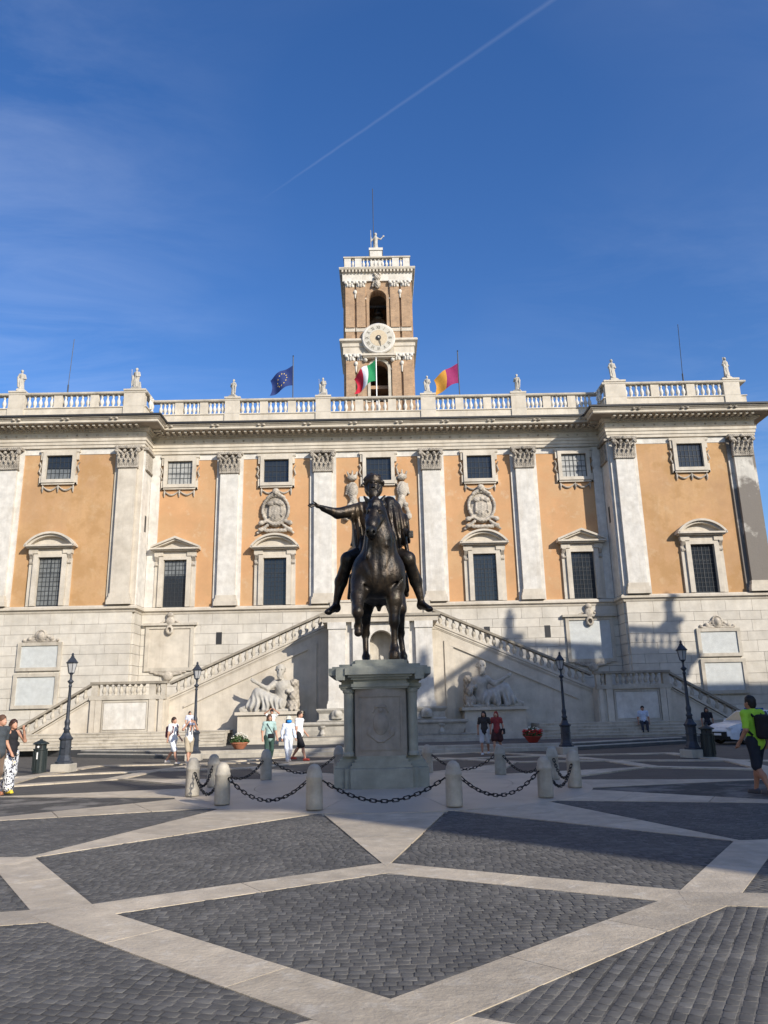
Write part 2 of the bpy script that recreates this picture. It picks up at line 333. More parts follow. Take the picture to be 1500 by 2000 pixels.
# brick material of the tower
def brick_mat():
    m = bpy.data.materials.new('tower_brick'); m.use_nodes = True; t = m.node_tree; n = t.nodes; l = t.links; b = n['Principled BSDF']; b.inputs['Roughness'].default_value = .9
    g = n.new('ShaderNodeNewGeometry'); s = n.new('ShaderNodeSeparateXYZ'); l.new(g.outputs['Position'], s.inputs[0])
    a = n.new('ShaderNodeMath'); a.operation = 'ADD'; l.new(s.outputs[0], a.inputs[0]); l.new(s.outputs[1], a.inputs[1])
    c = n.new('ShaderNodeCombineXYZ'); l.new(a.outputs[0], c.inputs[0]); l.new(s.outputs[2], c.inputs[1])
    br = n.new('ShaderNodeTexBrick'); l.new(c.outputs[0], br.inputs['Vector']); br.inputs['Scale'].default_value = 1; br.inputs['Brick Width'].default_value = .30; br.inputs['Row Height'].default_value = .085; br.inputs['Mortar Size'].default_value = .012
    br.inputs['Color1'].default_value = (.40,.26,.16,1); br.inputs['Color2'].default_value = (.31,.20,.125,1); br.inputs['Mortar'].default_value = (.40,.31,.22,1)
    q = n.new('ShaderNodeTexNoise'); l.new(g.outputs['Position'], q.inputs['Vector']); q.inputs['Scale'].default_value = 1.4; q.inputs['Detail'].default_value = 8; q.inputs['Roughness'].default_value = .7
    x = n.new('ShaderNodeMix'); x.data_type = 'RGBA'; x.blend_type = 'MULTIPLY'; x.inputs['Factor'].default_value = 1
    r = ramp(t, q.outputs[0], [(.3, (.72,.70,.68)), (.72, (1.25,1.22,1.15))]); l.new(br.outputs['Color'], x.inputs['A']); l.new(r, x.inputs['B']); l.new(x.outputs['Result'], b.inputs['Base Color'])
    bp = n.new('ShaderNodeBump'); bp.inputs['Strength'].default_value = .4; bp.inputs['Distance'].default_value = .02; l.new(br.outputs['Fac'], bp.inputs['Height']); bp.invert = True; l.new(bp.outputs[0], b.inputs['Normal'])
    return m
MT['brick'] = brick_mat()

MT['decayed'] = material('decayed_stone', (.53,.50,.44), .9, var=.2, scale=1.5, patch=[((.17,.15,.13),.28,.40,.47,.95)], streak=.4, stain_col=(.2,.18,.15), pit=.3, bump=.3, bscale=10)
MT['soffit'] = material('shaded_stained_soffit', (.36,.31,.25), .9, var=.2, scale=2, stain=.5, stain_col=(.16,.13,.10), bump=.2, bscale=14)  # stain plus the shade under the cornice, both put into the colour
MT['capital'] = material('shade_toned_carved_stone', (.36,.32,.265), .9, var=.4, scale=7, stain=.9, stain_col=(.075,.062,.05), bump=.4, bscale=25)  # dark tones paint in the shade between the undercut leaves
SP_H, SP_NEAR, SP_FAR = 20.0, (22.0,-12.3), (27.0, 23.3)
# ------------------------------------------------------------------ ground and paving
CY = 18.45                                   # centre of the star pattern and of the statue
KMX = 1.0
def ground_mat():
    m = bpy.data.materials.new('cobbled_ground'); m.use_nodes = True; t = m.node_tree; n = t.nodes; l = t.links; b = n['Principled BSDF']; b.inputs['Roughness'].default_value = .7; b.inputs['Specular IOR Level'].default_value = .25
    g = n.new('ShaderNodeNewGeometry'); mp_ = n.new('ShaderNodeMapping'); l.new(g.outputs['Position'], mp_.inputs[0]); mp_.inputs['Rotation'].default_value = (0,0,.35)
    br = n.new('ShaderNodeTexBrick'); l.new(mp_.outputs[0], br.inputs['Vector']); br.inputs['Scale'].default_value = 1; br.inputs['Brick Width'].default_value = .094; br.inputs['Row Height'].default_value = .08; br.inputs['Mortar Size'].default_value = .011; br.inputs['Mortar Smooth'].default_value = .4
    br.inputs['Color1'].default_value = (.092,.089,.085,1); br.inputs['Color2'].default_value = (.074,.072,.069,1); br.inputs['Mortar'].default_value = (.07,.066,.06,1)
    q = n.new('ShaderNodeTexNoise'); l.new(g.outputs['Position'], q.inputs['Vector']); q.inputs['Scale'].default_value = .8; q.inputs['Detail'].default_value = 8; q.inputs['Roughness'].default_value = .7
    x = n.new('ShaderNodeMix'); x.data_type = 'RGBA'; x.blend_type = 'MULTIPLY'; x.inputs['Factor'].default_value = 1
    r = ramp(t, q.outputs[0], [(.3, (.8,.8,.8)), (.7, (1.35,1.3,1.22))]); l.new(br.outputs['Color'], x.inputs['A']); l.new(r, x.inputs['B']); l.new(x.outputs['Result'], b.inputs['Base Color'])
    bp = n.new('ShaderNodeBump'); bp.inputs['Strength'].default_value = .5; bp.inputs['Distance'].default_value = .015; bp.invert = True; l.new(br.outputs['Fac'], bp.inputs['Height']); l.new(bp.outputs[0], b.inputs['Normal'])
    return m
MT['ground'] = ground_mat()
MT['joint'] = material('sandy_joint', (.075,.07,.063), .95, var=.3, scale=3, patch=[((.24,.22,.19),1.1,.48,.60,.85)], bump=.4, bscale=50)
obj('ground', MB().add([(-900,-900,-.035),(900,-900,-.035),(900,900,-.035),(-900,900,-.035)], [(0,1,2,3)]), MT['ground'], kind='structure')
plaza = empty('plaza_paving', (0, CY, 0)); plaza['kind'] = 'structure'
def nod(r, th): return (.92*r*sin(th), CY-r*cos(th))
RT, RN, RB, RN2 = 9.42, 11.55, 13.75, 16.5
D30 = pi/6
T = [nod(RT if i % 6 == 0 else 9.74, i*D30) for i in range(12)]; NN = [nod(RN, (i+.5)*D30) for i in range(12)]
B = [nod(RB, i*D30) for i in range(12)]; N2 = [nod(RN2, (i+.5)*D30) for i in range(12)]
# view test for a ground point (with a margin): only pieces the place can show from here and a step aside are built one by one
Mi = cam.matrix_world.inverted()
def in_view(x, y, z=0, mg=.15):
    p = Mi @ Vector((x, y, z))
    if p.z > -.3: return False
    return abs(p.x/-p.z) < .5+mg and abs(p.y/-p.z) < .6667+mg
bed = MB()                                   # mortar that fills the joints of the bands
def strip(a, b, w, z, ext=.18):
    a = np.array(a); b = np.array(b); d = b-a; Ln = np.linalg.norm(d); d = d/Ln; nrm_ = np.array((-d[1], d[0]))*w/2
    k = max(1, int(round((Ln+2*ext)/random.uniform(1.35, 1.9)))); cuts = [-ext]+[ -ext+(Ln+2*ext)*(i+random.uniform(-.12,.12))/k for i in range(1,k)]+[Ln+ext]
    bed.add([(*(a-d*ext-nrm_*.99), z-.0022), (*(b+d*ext-nrm_*.99), z-.0022), (*(b+d*ext+nrm_*.99), z-.0022), (*(a-d*ext+nrm_*.99), z-.0022)], [(0,1,2,3)])
    for i in range(k):
        p0 = a+d*(cuts[i]+.004); p1 = a+d*(cuts[i+1]-.004); dz = random.uniform(-.0002, .0002)
        poly = [tuple(p0-nrm_), tuple(p1-nrm_), tuple(p1+nrm_), tuple(p0+nrm_)]
        c = (p0+p1)/2
        obj('paving_slab', MB().xy([(x, y) for x, y in poly], -.05, z+dz), MT['slab'], plaza, True)
for i in range(12):
    j = (i-1) % 12
    strip(T[i], NN[i], .50, .0010); strip(T[i], NN[j], .50, .0018)
    strip(NN[i], B[i], .50, .0026); strip(NN[j], B[i], .50, .0034)
    strip(B[i], N2[i], .52, .0010); strip(B[i], N2[j], .52, .0018)
obj('mortar_bed', bed, material('dark_mortar', (.10,.09,.075), .95), plaza, True)
# tapering rays of the star, cut in three slabs each
RP = 4.62
for i in range(12):
    th = i*D30; a = nod(RP/.96, th-radians(13.2)); b = nod(RP/.96, th+radians(13.2)); c = nod((RT if i % 6 == 0 else 9.74)-.05, th)
    cuts = [0, .22, .55, 1]
    for q in range(3):
        s0, s1 = cuts[q], cuts[q+1]
        l0 = [a[k]+(c[k]-a[k])*s0 for k in (0,1)]; r0 = [b[k]+(c[k]-b[k])*s0 for k in (0,1)]
        l1 = [a[k]+(c[k]-a[k])*(s1-.003) for k in (0,1)]; r1 = [b[k]+(c[k]-b[k])*(s1-.003) for k in (0,1)]
        poly = [l0, r0, r1, l1] if q < 2 else [l0, r0, c]
        # keep counter-clockwise
        ar = sum(poly[k][0]*poly[(k+1) % len(poly)][1]-poly[(k+1) % len(poly)][0]*poly[k][1] for k in range(len(poly)))
        if ar < 0: poly = poly[::-1]
        obj('star_slab', MB().xy([tuple(p) for p in poly], -.05, .0030+random.uniform(-.0004,.0004)), MT['slab'], plaza, True)
# raised round platform of the statue: shallow cone of wedge slabs
for i in range(12):
    a0, a1 = (i+.5)*D30+.001, (i+1.5)*D30-.001
    for (ra, rb, za, zb) in ((1.0, 2.9, .105, .075), (2.91, 4.66, .075, .006)):
        k = 4; vs = []; fs = []
        for m_ in range(k+1):
            an = a0+(a1-a0)*m_/k
            for r_, z_ in ((ra, za), (rb, zb)):
                x, y = r_*sin(an)*(1 if r_ < 3 else .985), CY-r_*cos(an); vs += [(x, y, -.05), (x, y, z_)]
        for m_ in range(k):
            q = m_*4; fs += [(q+1,q+5,q+7,q+3), (q+2,q+3,q+7,q+6), (q,q+4,q+5,q+1)]
        fs += [(0,1,3,2), (k*4,k*4+2,k*4+3,k*4+1)]
        obj('platform_slab', MB().add(vs, fs), MT['platform'], plaza, True)
# cobbles
def inside(poly, x, y, inset, ring=None):
    for k in range(len(poly)):
        ax_, ay_ = poly[k]; bx_, by_ = poly[(k+1) % len(poly)]; dx, dy = bx_-ax_, by_-ay_
        if (dx*(y-ay_)-dy*(x-ax_))/sqrt(dx*dx+dy*dy) < (.03 if ring in (poly[k], poly[(k+1) % len(poly)]) else inset): return False
    return True
def ccw(p):
    a = sum(p[k][0]*p[(k+1) % len(p)][1]-p[(k+1) % len(p)][0]*p[k][1] for k in range(len(p)))
    return p if a > 0 else p[::-1]
fields = []
for i in range(12):
    j = (i-1) % 12
    ring = nod(RP, (i+.5)*D30)
    fields.append((ccw([ring, T[i], NN[i], T[(i+1) % 12]]), (i*2.1+.4) % pi if i not in (0, 11) else (.05 if i == 0 else -.12), .272, ring))
    fields.append((ccw([T[i], NN[j], B[i], NN[i]]), .02 if i == 0 else (i*1.7+.3) % pi, .272, None))
    fields.append((ccw([NN[i], B[i], N2[i], B[(i+1) % 12]]), {0: 1.06, 11: -.22}.get(i, (i*1.3) % pi), .272, None))
    fields.append((ccw([B[i], N2[j], nod(20.2, i*D30), N2[i]]), .1, .272, None))
joint = MB(); cob = []
for poly, ang, w, kite in fields:
    cx = sum(p[0] for p in poly)/4; cy = sum(p[1] for p in poly)/4
    if cy > 17 or abs(cx) > 11: continue
    joint.add([(x, y, -.0032) for x, y in poly], [tuple(range(len(poly)))])
    ca, sa = cos(ang), sin(ang); R_ = max(sqrt((p[0]-cx)**2+(p[1]-cy)**2) for p in poly); pw, ph = .094, .080
    nr = int(R_/ph)+1
    for r_ in range(-nr, nr+1):
        off = random.uniform(0, pw); wob_ = random.uniform(-.006, .006)
        u = -R_+off
        while u < R_:
            ln = pw*random.uniform(.8, 1.3)
            uc = u+ln/2; vc = r_*ph+wob_+.004*sin(uc*1.7+ang*3); u += ln
            x, y = cx+uc*ca-vc*sa, cy+uc*sa+vc*ca
            if y > 15 or y < 3.2: continue
            if not inside(poly, x, y, w, kite) or not in_view(x, y): continue
            cob.append((x, y, ang+random.uniform(-.05,.05), (ln-.009)/2, (ph-.009)/2*random.uniform(.94,1.03), random.uniform(-.0014,.0004)))
obj('sand_joint', joint, MT['joint'], plaza, True)
cob.sort(key=lambda c: c[1]*c[1]+c[0]*c[0])
um = MB(); v_ = [(-1,-1,-1),(1,-1,-1),(1,1,-1),(-1,1,-1),(-1,-1,-.045),(1,-1,-.045),(1,1,-.045),(-1,1,-.045),(-.88,-.87,0),(.88,-.87,0),(.88,.87,0),(-.88,.87,0)]
f_ = [(0,1,5,4),(1,2,6,5),(2,3,7,6),(3,0,4,7),(4,5,9,8),(5,6,10,9),(6,7,11,10),(7,4,8,11),(8,9,10,11)]
um.add(v_, f_); ume = um.mesh('cobble'); ume.materials.append(MT['cobble'])
for x, y, a, hx, hy, z in cob[:300]:
    obj('cobble', ume, None, plaza, True, loc=(x, y, z), rot=(random.uniform(-.018,.018), random.uniform(-.018,.018), a), scale=(hx, hy, .045))
arr = np.array(cob[300:]); uv_ = np.array(v_, 'f8'); nC = len(arr)
Vx = uv_[None,:,:]*np.stack([arr[:,3], arr[:,4], np.full(nC, .045)], 1)[:,None,:]
tl = rng.uniform(-.018, .018, (nC, 2)); Vx[:,:,2] += Vx[:,:,0]*tl[:,:1]+Vx[:,:,1]*tl[:,1:]
c_, s_ = np.cos(arr[:,2])[:,None], np.sin(arr[:,2])[:,None]
Pw = np.stack([Vx[:,:,0]*c_-Vx[:,:,1]*s_+arr[:,0:1], Vx[:,:,0]*s_+Vx[:,:,1]*c_+arr[:,1:2], Vx[:,:,2]+arr[:,5:6]], 2).reshape(-1,3)
Fw = (np.array(f_)[None]+12*np.arange(nC)[:,None,None]).reshape(-1,4)
cm = bpy.data.meshes.new('cobble_field'); cm.vertices.add(len(Pw)); cm.vertices.foreach_set('co', Pw.astype('f4').ravel()); cm.loops.add(Fw.size); cm.loops.foreach_set('vertex_index', Fw.ravel().astype('i4')); cm.polygons.add(len(Fw)); cm.polygons.foreach_set('loop_start', np.arange(0, Fw.size, 4, dtype='i4')); cm.polygons.foreach_set('loop_total', np.full(len(Fw), 4, 'i4')); cm.update(calc_edges=True)
obj('cobble_field', cm, MT['cobble'], plaza, True, kind='stuff')
# terrace in front of the palace with its kerb steps
kp = [(-24, 44), (-14.5, 38.2), (-8.0, 34.2), (8.0, 34.2), (14.5, 38.2), (24, 44)]
ter = empty('terrace', (0, 38, 0)); ter['kind'] = 'structure'
obj('terrace_surface', MB().xy([(-23.6, 44.3), (-14.4, 38.85), (-7.85, 34.95), (7.85, 34.95), (14.4, 38.85), (23.6, 44.3), (23.6, 47), (-23.6, 47)], -.03, .262), MT['asphalt'], ter, True)
def kerbrow(path, z0, z1, dep, mat, nm):
    for a, b in zip(path[:-1], path[1:]):
        a = np.array(a); b = np.array(b); Ln = np.linalg.norm(b-a); d = (b-a)/Ln; nn_ = np.array((-d[1], d[0])); k = max(1, round(Ln/1.7))
        for i in range(k):
            p0 = a+d*(Ln*i/k+.004); p1 = a+d*(Ln*(i+1)/k-.004); e = random.uniform(-.006,.006)
            obj(nm, MB().xy([tuple(p0+nn_*e), tuple(p1+nn_*e), tuple(p1+nn_*dep), tuple(p0+nn_*dep)], z0, z1, .012), mat, ter, True)
kerbrow([(-8.0,34.2),(8.0,34.2)], -.03, .135, .5, MT['kerb'], 'kerb_stone')
kerbrow([(-8.0,34.58),(8.0,34.58)], .10, .268, .5, MT['kerb'], 'kerb_stone')
for sgn in (-1, 1):
    for (o_, z0, z1, mt) in ((0, -.03, .10, 'kerb_dark'), (.02, .10, .137, 'kerb'), (.40, .10, .228, 'kerb_dark'), (.42, .228, .269, 'kerb')):
        pa = [(-14.5, 38.2+o_), (-8.0, 34.2+o_)] if sgn < 0 else [(8.0, 34.2+o_), (14.5, 38.2+o_)]
        kerbrow(pa, z0, z1, .45, MT[mt], 'kerb_stone')
# ------------------------------------------------------------------ the palace
YC, YW = 46.0, 44.5                        # wall faces of the centre and of the wings
XR, XE, XL = 14.3, 23.1, 26.0                        # return of the wings, end of the building
pal = empty('senate_palace', (0, YC, .26), 'ochre palace with cream pilasters, corner wings and a stone base storey behind the plaza', 'palace')
def P(name, mb, mat, parent=None, **k): return obj(name, mb, mat, parent or pal, world=(parent is None or parent is pal), **k)
def plan(o=0): return [(-XE-o, 62), (-XE-o, YW-o), (-XR+o, YW-o), (-XR+o, YC-o), (XR-o, YC-o), (XR-o, YW-o), (XE+o, YW-o), (XE+o, 62)]
base_plan = [(-XL, 62), (-XL, YW), (-XR, YW), (-XR, YC), (XR, YC), (XR, YW), (XE, YW), (XE, 62)]
P('centre_wall', MB().box(-XR+.002, XR-.002, YC, 60, 7.7, 17.8), MT['stucco'])
P('wing_wall', MB().box(-XL, -XR, YW, 60, 7.7, 17.8), MT['stucco_old'])
P('wing_wall', MB().box(XR, XE, YW, 60, 7.7, 17.8), MT['stucco_old'])
P('roof_deck', MB().xy([(-XL,YW+.1),(-XR,YW+.1),(-XR,YC+.1),(XR,YC+.1),(XR,YW+.1),(XE,YW+.1),(XE,60),(-XL,60)], 19.0, 19.3), MT['trav_old'])
# base storey: backing wall and single ashlar blocks
gs = P('base_storey_wall', MB().xy([(-XL+.05,YW+.05),(-XR-.05,YW+.05),(-XR-.05,YC+.05),(XR+.05,YC+.05),(XR+.05,YW+.05),(XE-.05,YW+.05),(XE-.05,60),(-XL+.05,60)], -.03, 7.72), MT['mortar'])
ub = MB(); c = .5
def chamf(e):
    m_ = MB(); vs = []
    for y, s in ((.5, 1), (-.5+e, 1), (-.5, 1-e)):
        vs += [(-.5*s, y, -.5*s), (.5*s, y, -.5*s), (.5*s, y, .5*s), (-.5*s, y, .5*s)]
    m_.add(vs, [(0,3,2,1)]+[(a*4+i, a*4+(i+1) % 4, a*4+4+(i+1) % 4, a*4+4+i) for a in (0,1) for i in range(4)]+[(8,9,10,11)]); return m_.mesh('ashlar_block')
abm = chamf(.018); abm.materials.append(MT['ashlar'])
abs_ = chamf(.018); abs_.materials.append(MT['ashlar'])
courses = []; z = 7.66; q = 0
while z > .35:
    hgt = .52 if q % 2 else .66; courses.append((z-hgt, z)); z -= hgt; q += 1
def rail_z(x):                              # top of the stair parapet at distance x from the axis
    x = abs(x)
    if x < 2.9: return 6.9
    if x < 11.4: return 7.3-(x-2.9)*(3.75/8.5)
    if x < 15.4: return 3.55
    return max(3.55-(x-15.4)*.63, .9)
for ci, (za, zb) in enumerate(courses):
    def run(x0, x1, yf, par):
        x = x0; first = True
        while x < x1-.05:
            ln = random.choice((1.25, 1.4, 1.55)) if not (first and ci % 2) else .75
            first = False
            if x1-(x+ln) < .6: ln = x1-x
            xm = x+ln/2
            vis = zb > rail_z(abs(x) if abs(x) > abs(x+ln) else abs(x+ln))-.9
            if vis: obj('ashlar_block', abm, None, gs, loc=(xm, yf+.1, (za+zb)/2), scale=(ln-.014, .2+random.uniform(0,.008), zb-za-.014))
            x += ln
    run(-XL, -XR, YW-.1, gs); run(XR, XE, YW-.1, gs)
    run(-XR+.1, -3.0, YC-.1, gs); run(3.0, XR-.1, YC-.1, gs)
    for s in (-1, 1):                        # returns of the wings
        if zb > 2.5: obj('ashlar_block', abs_, None, gs, loc=(s*(XR-.0), (YC+YW)/2-.0, (za+zb)/2), rot=(0,0,s*pi/2*-1), scale=(YC-YW-.21, .2, zb-za-.022))
P('string_course', MB().sweep([(0,7.66),(.12,7.66),(.16,7.74),(.16,7.80),(.30,7.86),(.30,7.98),(.22,8.06),(0,8.10)], base_plan), MT['trav'])
# entablature
P('white_band', MB().sweep([(0,17.36),(.03,17.36),(.03,17.76),(0,17.76)], base_plan), MT['trav_white'])
P('architrave', MB().sweep([(0,17.74),(.16,17.74),(.16,17.92),(.21,17.93),(.21,18.12),(.26,18.13),(.26,18.30),(.33,18.36),(0,18.36)], base_plan), MT['trav'])
P('frieze', MB().sweep([(0,18.35),(.20,18.35),(.20,18.72),(0,18.72)], base_plan), MT['trav'])
P('cornice', MB().sweep([(0,18.71),(.28,18.71),(.34,18.80),(.46,18.84),(.46,18.93),(.48,18.99),(1.16,19.01),(1.16,19.17),(1.20,19.17),(1.24,19.22),(1.32,19.27),(1.32,19.33),(0,19.40)], base_plan), MT['trav'])
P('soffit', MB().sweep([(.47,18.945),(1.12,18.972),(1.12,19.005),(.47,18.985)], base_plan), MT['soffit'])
P('gutter', MB().sweep([(1.0,19.345),(1.34,19.30),(1.40,19.33),(1.40,19.44),(.6,19.47)], base_plan), MT['lead'])
def along(pathpts, step, fn):
    for a, b in zip(pathpts[:-1], pathpts[1:]):
        a = Vector(a); b = Vector(b); Ln = (b-a).length; d = (b-a)/Ln; k = max(1, round(Ln/step))
        for i in range(k):
            p = a+d*(Ln*(i+.5)/k); fn(p, d)
def bracket(mb, p, d, o0, o1, w, z0, z1):
    nn_ = Vector((d.y, -d.x)); c = [p+nn_*o0-d*w/2, p+nn_*o1-d*w/2, p+nn_*o1+d*w/2, p+nn_*o0+d*w/2]
    mb.xy([tuple(v) for v in c], z0, z1)
front = base_plan[1:-1]
mod = MB(); along(front, .37, lambda p, d: bracket(mod, p, d, .50, .98, .15, 18.85, 18.95))
P('modillions', mod, MT['trav'], kind='stuff')
dn = MB(); along(front, .17, lambda p, d: bracket(dn, p, d, .27, .405, .09, 18.745, 18.825)); P('dentils', dn, MT['trav_old'], kind='stuff')
ros = MB(); along(front, .62, lambda p, d: ros.lathe([(.01,-.06),(.06,-.04),(.06,.04),(.01,.06)], 6, (p.x+d.y*.2, p.y-d.x*.2-.02, 18.52))); P('frieze_bosses', ros, MT['carved'], kind='stuff')
lion = MB(); along(front, 2.9, lambda p, d: [lion.lathe([(.02,-.08),(.10,-.04),(.10,.04),(.02,.08)], 8, (p.x+d.y*1.22+d.x*o_, p.y-d.x*1.22+d.y*o_, 19.20)) for o_ in (-.16, .16)]); P('cornice_lion_heads', lion, MT['carved'], kind='stuff')
# pilasters
capp = []
for sx in (-1, 1):
    for (lz, n_) in ((.18, 3),):
        pass
bell = [bxp((0,.06,.55),(.52,.13,.55),.05), bxp((0,-.02,1.3),(.80,.28,.09),.03), bxp((0,.0,.04),(.62,.22,.05),.03)]
for row, (zb, zt, ys, xs) in enumerate(((.10,.52,-.22,(-.42,-.14,.14,.42)), (.10,.86,-.25,(-.56,-.28,0,.28,.56)))):
    for x in xs:
        bell += [rc((x,-.10,zb),(x,ys+.04,zt-.08),.10,.115), rc((x,ys+.02,zt-.06),(x,ys-.10,zt),.085,.06), rc((x,ys-.10,zt),(x,ys-.13,zt-.10),.06,.035)]
for s in (-1, 1):
    bell += [rc((s*.12,-.16,.75),(s*.55,-.28,1.08),.06,.08), el((s*.64,-.30,1.06),(.15,.12,.15)), el((s*.20,-.24,1.06),(.11,.10,.11)), el((s*.64,-.44,1.06),(.06,.06,.06),sub=True)]
bell += [el((0,-.30,1.28),(.12,.08,.11))]
capm = sdf_mesh('capital', bell, .025, .022, lambda X,Y,Z: .016*np.sin(X*52)*np.sin(Z*44)); capm.materials.append(MT['capital'])
def pilaster(x, yw, mat='trav_white', halfcap=False):
    b_ = P('pilaster', MB().box(x-.82, x+.82, yw-.11, yw+.05, 8.10, 17.74), MT[mat])
    obj('shaft', MB().box(x-.55, x+.55, yw-.34, yw-.08, 8.72, 16.40), MT[mat], b_)
    obj('base', MB().box(x-.70, x+.70, yw-.46, yw-.08, 8.09, 8.36).box(x-.66, x+.66, yw-.43, yw-.08, 8.36, 8.50).box(x-.60, x+.60, yw-.38, yw-.08, 8.50, 8.72), MT['trav'], b_)
    obj('capital', capm, None, b_, loc=(x, yw-.22, 16.34))
    return b_
for x in (-9.2, -3.38, 3.38, 9.2): pilaster(x, YC)
for s in (-1, 1):
    pilaster(s*15.05, YW, 'trav_white' if s > 0 else 'trav'); pilaster(s*22.25, YW, 'decayed' if s > 0 else 'trav_white')
    # quarter pilaster on the return of the wing and its slit window
    rp = P('return_pilaster', MB().box(min(s*(XR-.18), s*(XR+.01)), max(s*(XR-.18), s*(XR+.01)), YW+.02, YC-.13, 8.10, 17.74), MT['trav_white'])
    obj('capital', capm, None, rp, loc=(s*(XR-.10), YW+.72, 16.34), rot=(0, 0, -s*pi/2*-1))
    obj('slit_window', MB().box(min(s*(XR-.19), s*(XR-.16)), max(s*(XR-.19), s*(XR-.16)), YW+.62, YW+.9, 12.6, 13.6), MT['lead'], rp)
    st = P('corner_strip', MB().box(min(s*13.55, s*(XR-.185)), max(s*13.55, s*(XR-.185)), YC-.10, YC+.02, 8.10, 17.74), MT['trav_white'])
# windows of the main floor
def bars(mb, x0, x1, z0, z1, y, nx, nz, t=.022):
    for i in range(1, nx):
        x = x0+(x1-x0)*i/nx; w = t*1.7 if i*2 == nx else t
        mb.box(x-w/2, x+w/2, y-.02, y, z0, z1)
    for j in range(1, nz):
        z_ = z0+(z1-z0)*j/nz; mb.box(x0, x1, y-.017, y-.001, z_-t/2, z_+t/2)
def pane(a, b, y, z0, z1, m_, w):            # leaded panes never hang quite true
    q = [random.uniform(-.006, .006) for _ in range(4)]
    obj('pane', MB().add([(a,y-.022+q[0],z0),(b,y-.022+q[1],z0),(b,y-.022+q[2],z1),(a,y-.022+q[3],z1),(a,y-.012,z0),(b,y-.012,z0),(b,y-.012,z1),(a,y-.012,z1)], [(0,1,2,3),(7,6,5,4),(0,4,5,1),(1,5,6,2),(2,6,7,3),(3,7,4,0)]), m_, w)
def big_window(x, yw, ped, curtain=0):
    y = yw; w = P('window', MB().box(x-.70, x+.70, y-.012, y+.05, 8.10, 10.96), MT['frame_dark'])
    for s, (a, b) in enumerate(((x-.65, x-.03), (x+.03, x+.65))):
        zc_ = 10.0
        for (z0, z1, top) in ((8.17, zc_-.02, 0), (zc_+.02, 10.90, 1)):
            m_ = MT['curtain'] if (curtain == 2 or (curtain == 1 and top)) else MT['glass']
            pane(a, b, y, z0, z1, m_, w)
    gb = MB(); bars(gb, x-.65, x+.65, 8.17, 10.90, y-.031, 6, 10); obj('glazing_bars', gb, MT['frame_dark'], w)
    fr_ = MB()
    fr_.box(x-.98, x-.70, y-.26, y+.02, 8.10, 11.14).box(x+.70, x+.98, y-.26, y+.02, 8.10, 11.14).box(x-.70, x+.70, y-.26, y+.02, 10.96, 11.14)
    fr_.box(x-.78, x-.69, y-.20, y+.02, 8.10, 11.0).box(x+.69, x+.78, y-.20, y+.02, 8.10, 11.0)
    obj('frame', fr_, MT['trav'], w)
    oj = MB().box(x-1.24, x-.99, y-.14, y+.02, 8.10, 10.9).box(x+.99, x+1.24, y-.14, y+.02, 8.10, 10.9)
    each('outer_jamb', oj, MT['trav'], w)
    cn = MB()
    for s in (-1, 1):
        cn.add(*console(x+s*1.11, y))
    each('console', cn, MT['carved'], w)
    each('lintel_frieze', MB().box(x-1.0, x+1.0, y-.22, y+.02, 11.145, 11.48).box(x-1.26, x-.72, y-.30, y+.02, 11.18, 11.47).box(x+.72, x+1.26, y-.30, y+.02, 11.18, 11.47), MT['trav'], w)
    pd = MB().box(x-1.36, x+1.36, y-.46, y+.02, 11.485, 11.56).box(x-1.48, x+1.48, y-.58, y+.02, 11.56, 11.66)
    if ped == 'tri':
        for s in (-1, 1):
            pd.xz([(x, 12.24), (x+s*1.48, 11.66), (x+s*1.48, 11.77), (x, 12.38)][::s], y-.56, y+.02)
            pd.xz([(x, 12.14), (x+s*1.22, 11.661), (x+s*1.46, 11.661), (x, 12.24)][::s], y-.44, y+.02)
        pd.xz([(x-1.3, 11.66), (x+1.3, 11.66), (x, 12.2)], y-.16, y+.02)
    else:
        arc = []; ho = .78; hw = 1.48; R_ = (hw*hw+ho*ho)/(2*ho); zc_ = 11.66+ho-R_; th = math.asin(hw/R_)
        A = [(x+R_*sin(-th+2*th*i/14), zc_+R_*cos(-th+2*th*i/14)) for i in range(15)]
        Bq = [(x+(R_-.12)*sin(-th+2*th*i/14), zc_+(R_-.12)*cos(-th+2*th*i/14)) for i in range(15)]
        C_ = [(x+(R_-.24)*sin((-th+2*th*i/14)*.985), max(zc_+(R_-.24)*cos(-th+2*th*i/14), 11.655)) for i in range(15)]
        for i in range(14):
            pd.xz([Bq[i], Bq[i+1], A[i+1], A[i]], y-.58, y+.02); pd.xz([C_[i], C_[i+1], Bq[i+1], Bq[i]], y-.44, y+.02)
        pd.xz([(x-1.3, 11.655)]+[(x+1.3, 11.655)]+[(px, pz) for px, pz in C_[::-1] if abs(px-x) < 1.3], y-.16, y+.02)
    obj('pediment', pd, MT['trav'], w)
    return w
def console(x, y):
    pf = [(-.02,10.55),(-.20,10.58),(-.24,10.66),(-.16,10.74),(-.14,10.86),(-.26,11.02),(-.34,11.12),(-.32,11.18),(-.02,11.18)]
    n = len(pf); v = [(x-.10, y+a, b) for a, b in pf]+[(x+.10, y+a, b) for a, b in pf]
    return v, [tuple(range(n)), tuple(range(2*n-1, n-1, -1))]+[(i, i+n, (i+1) % n+n, (i+1) % n) for i in range(n)]
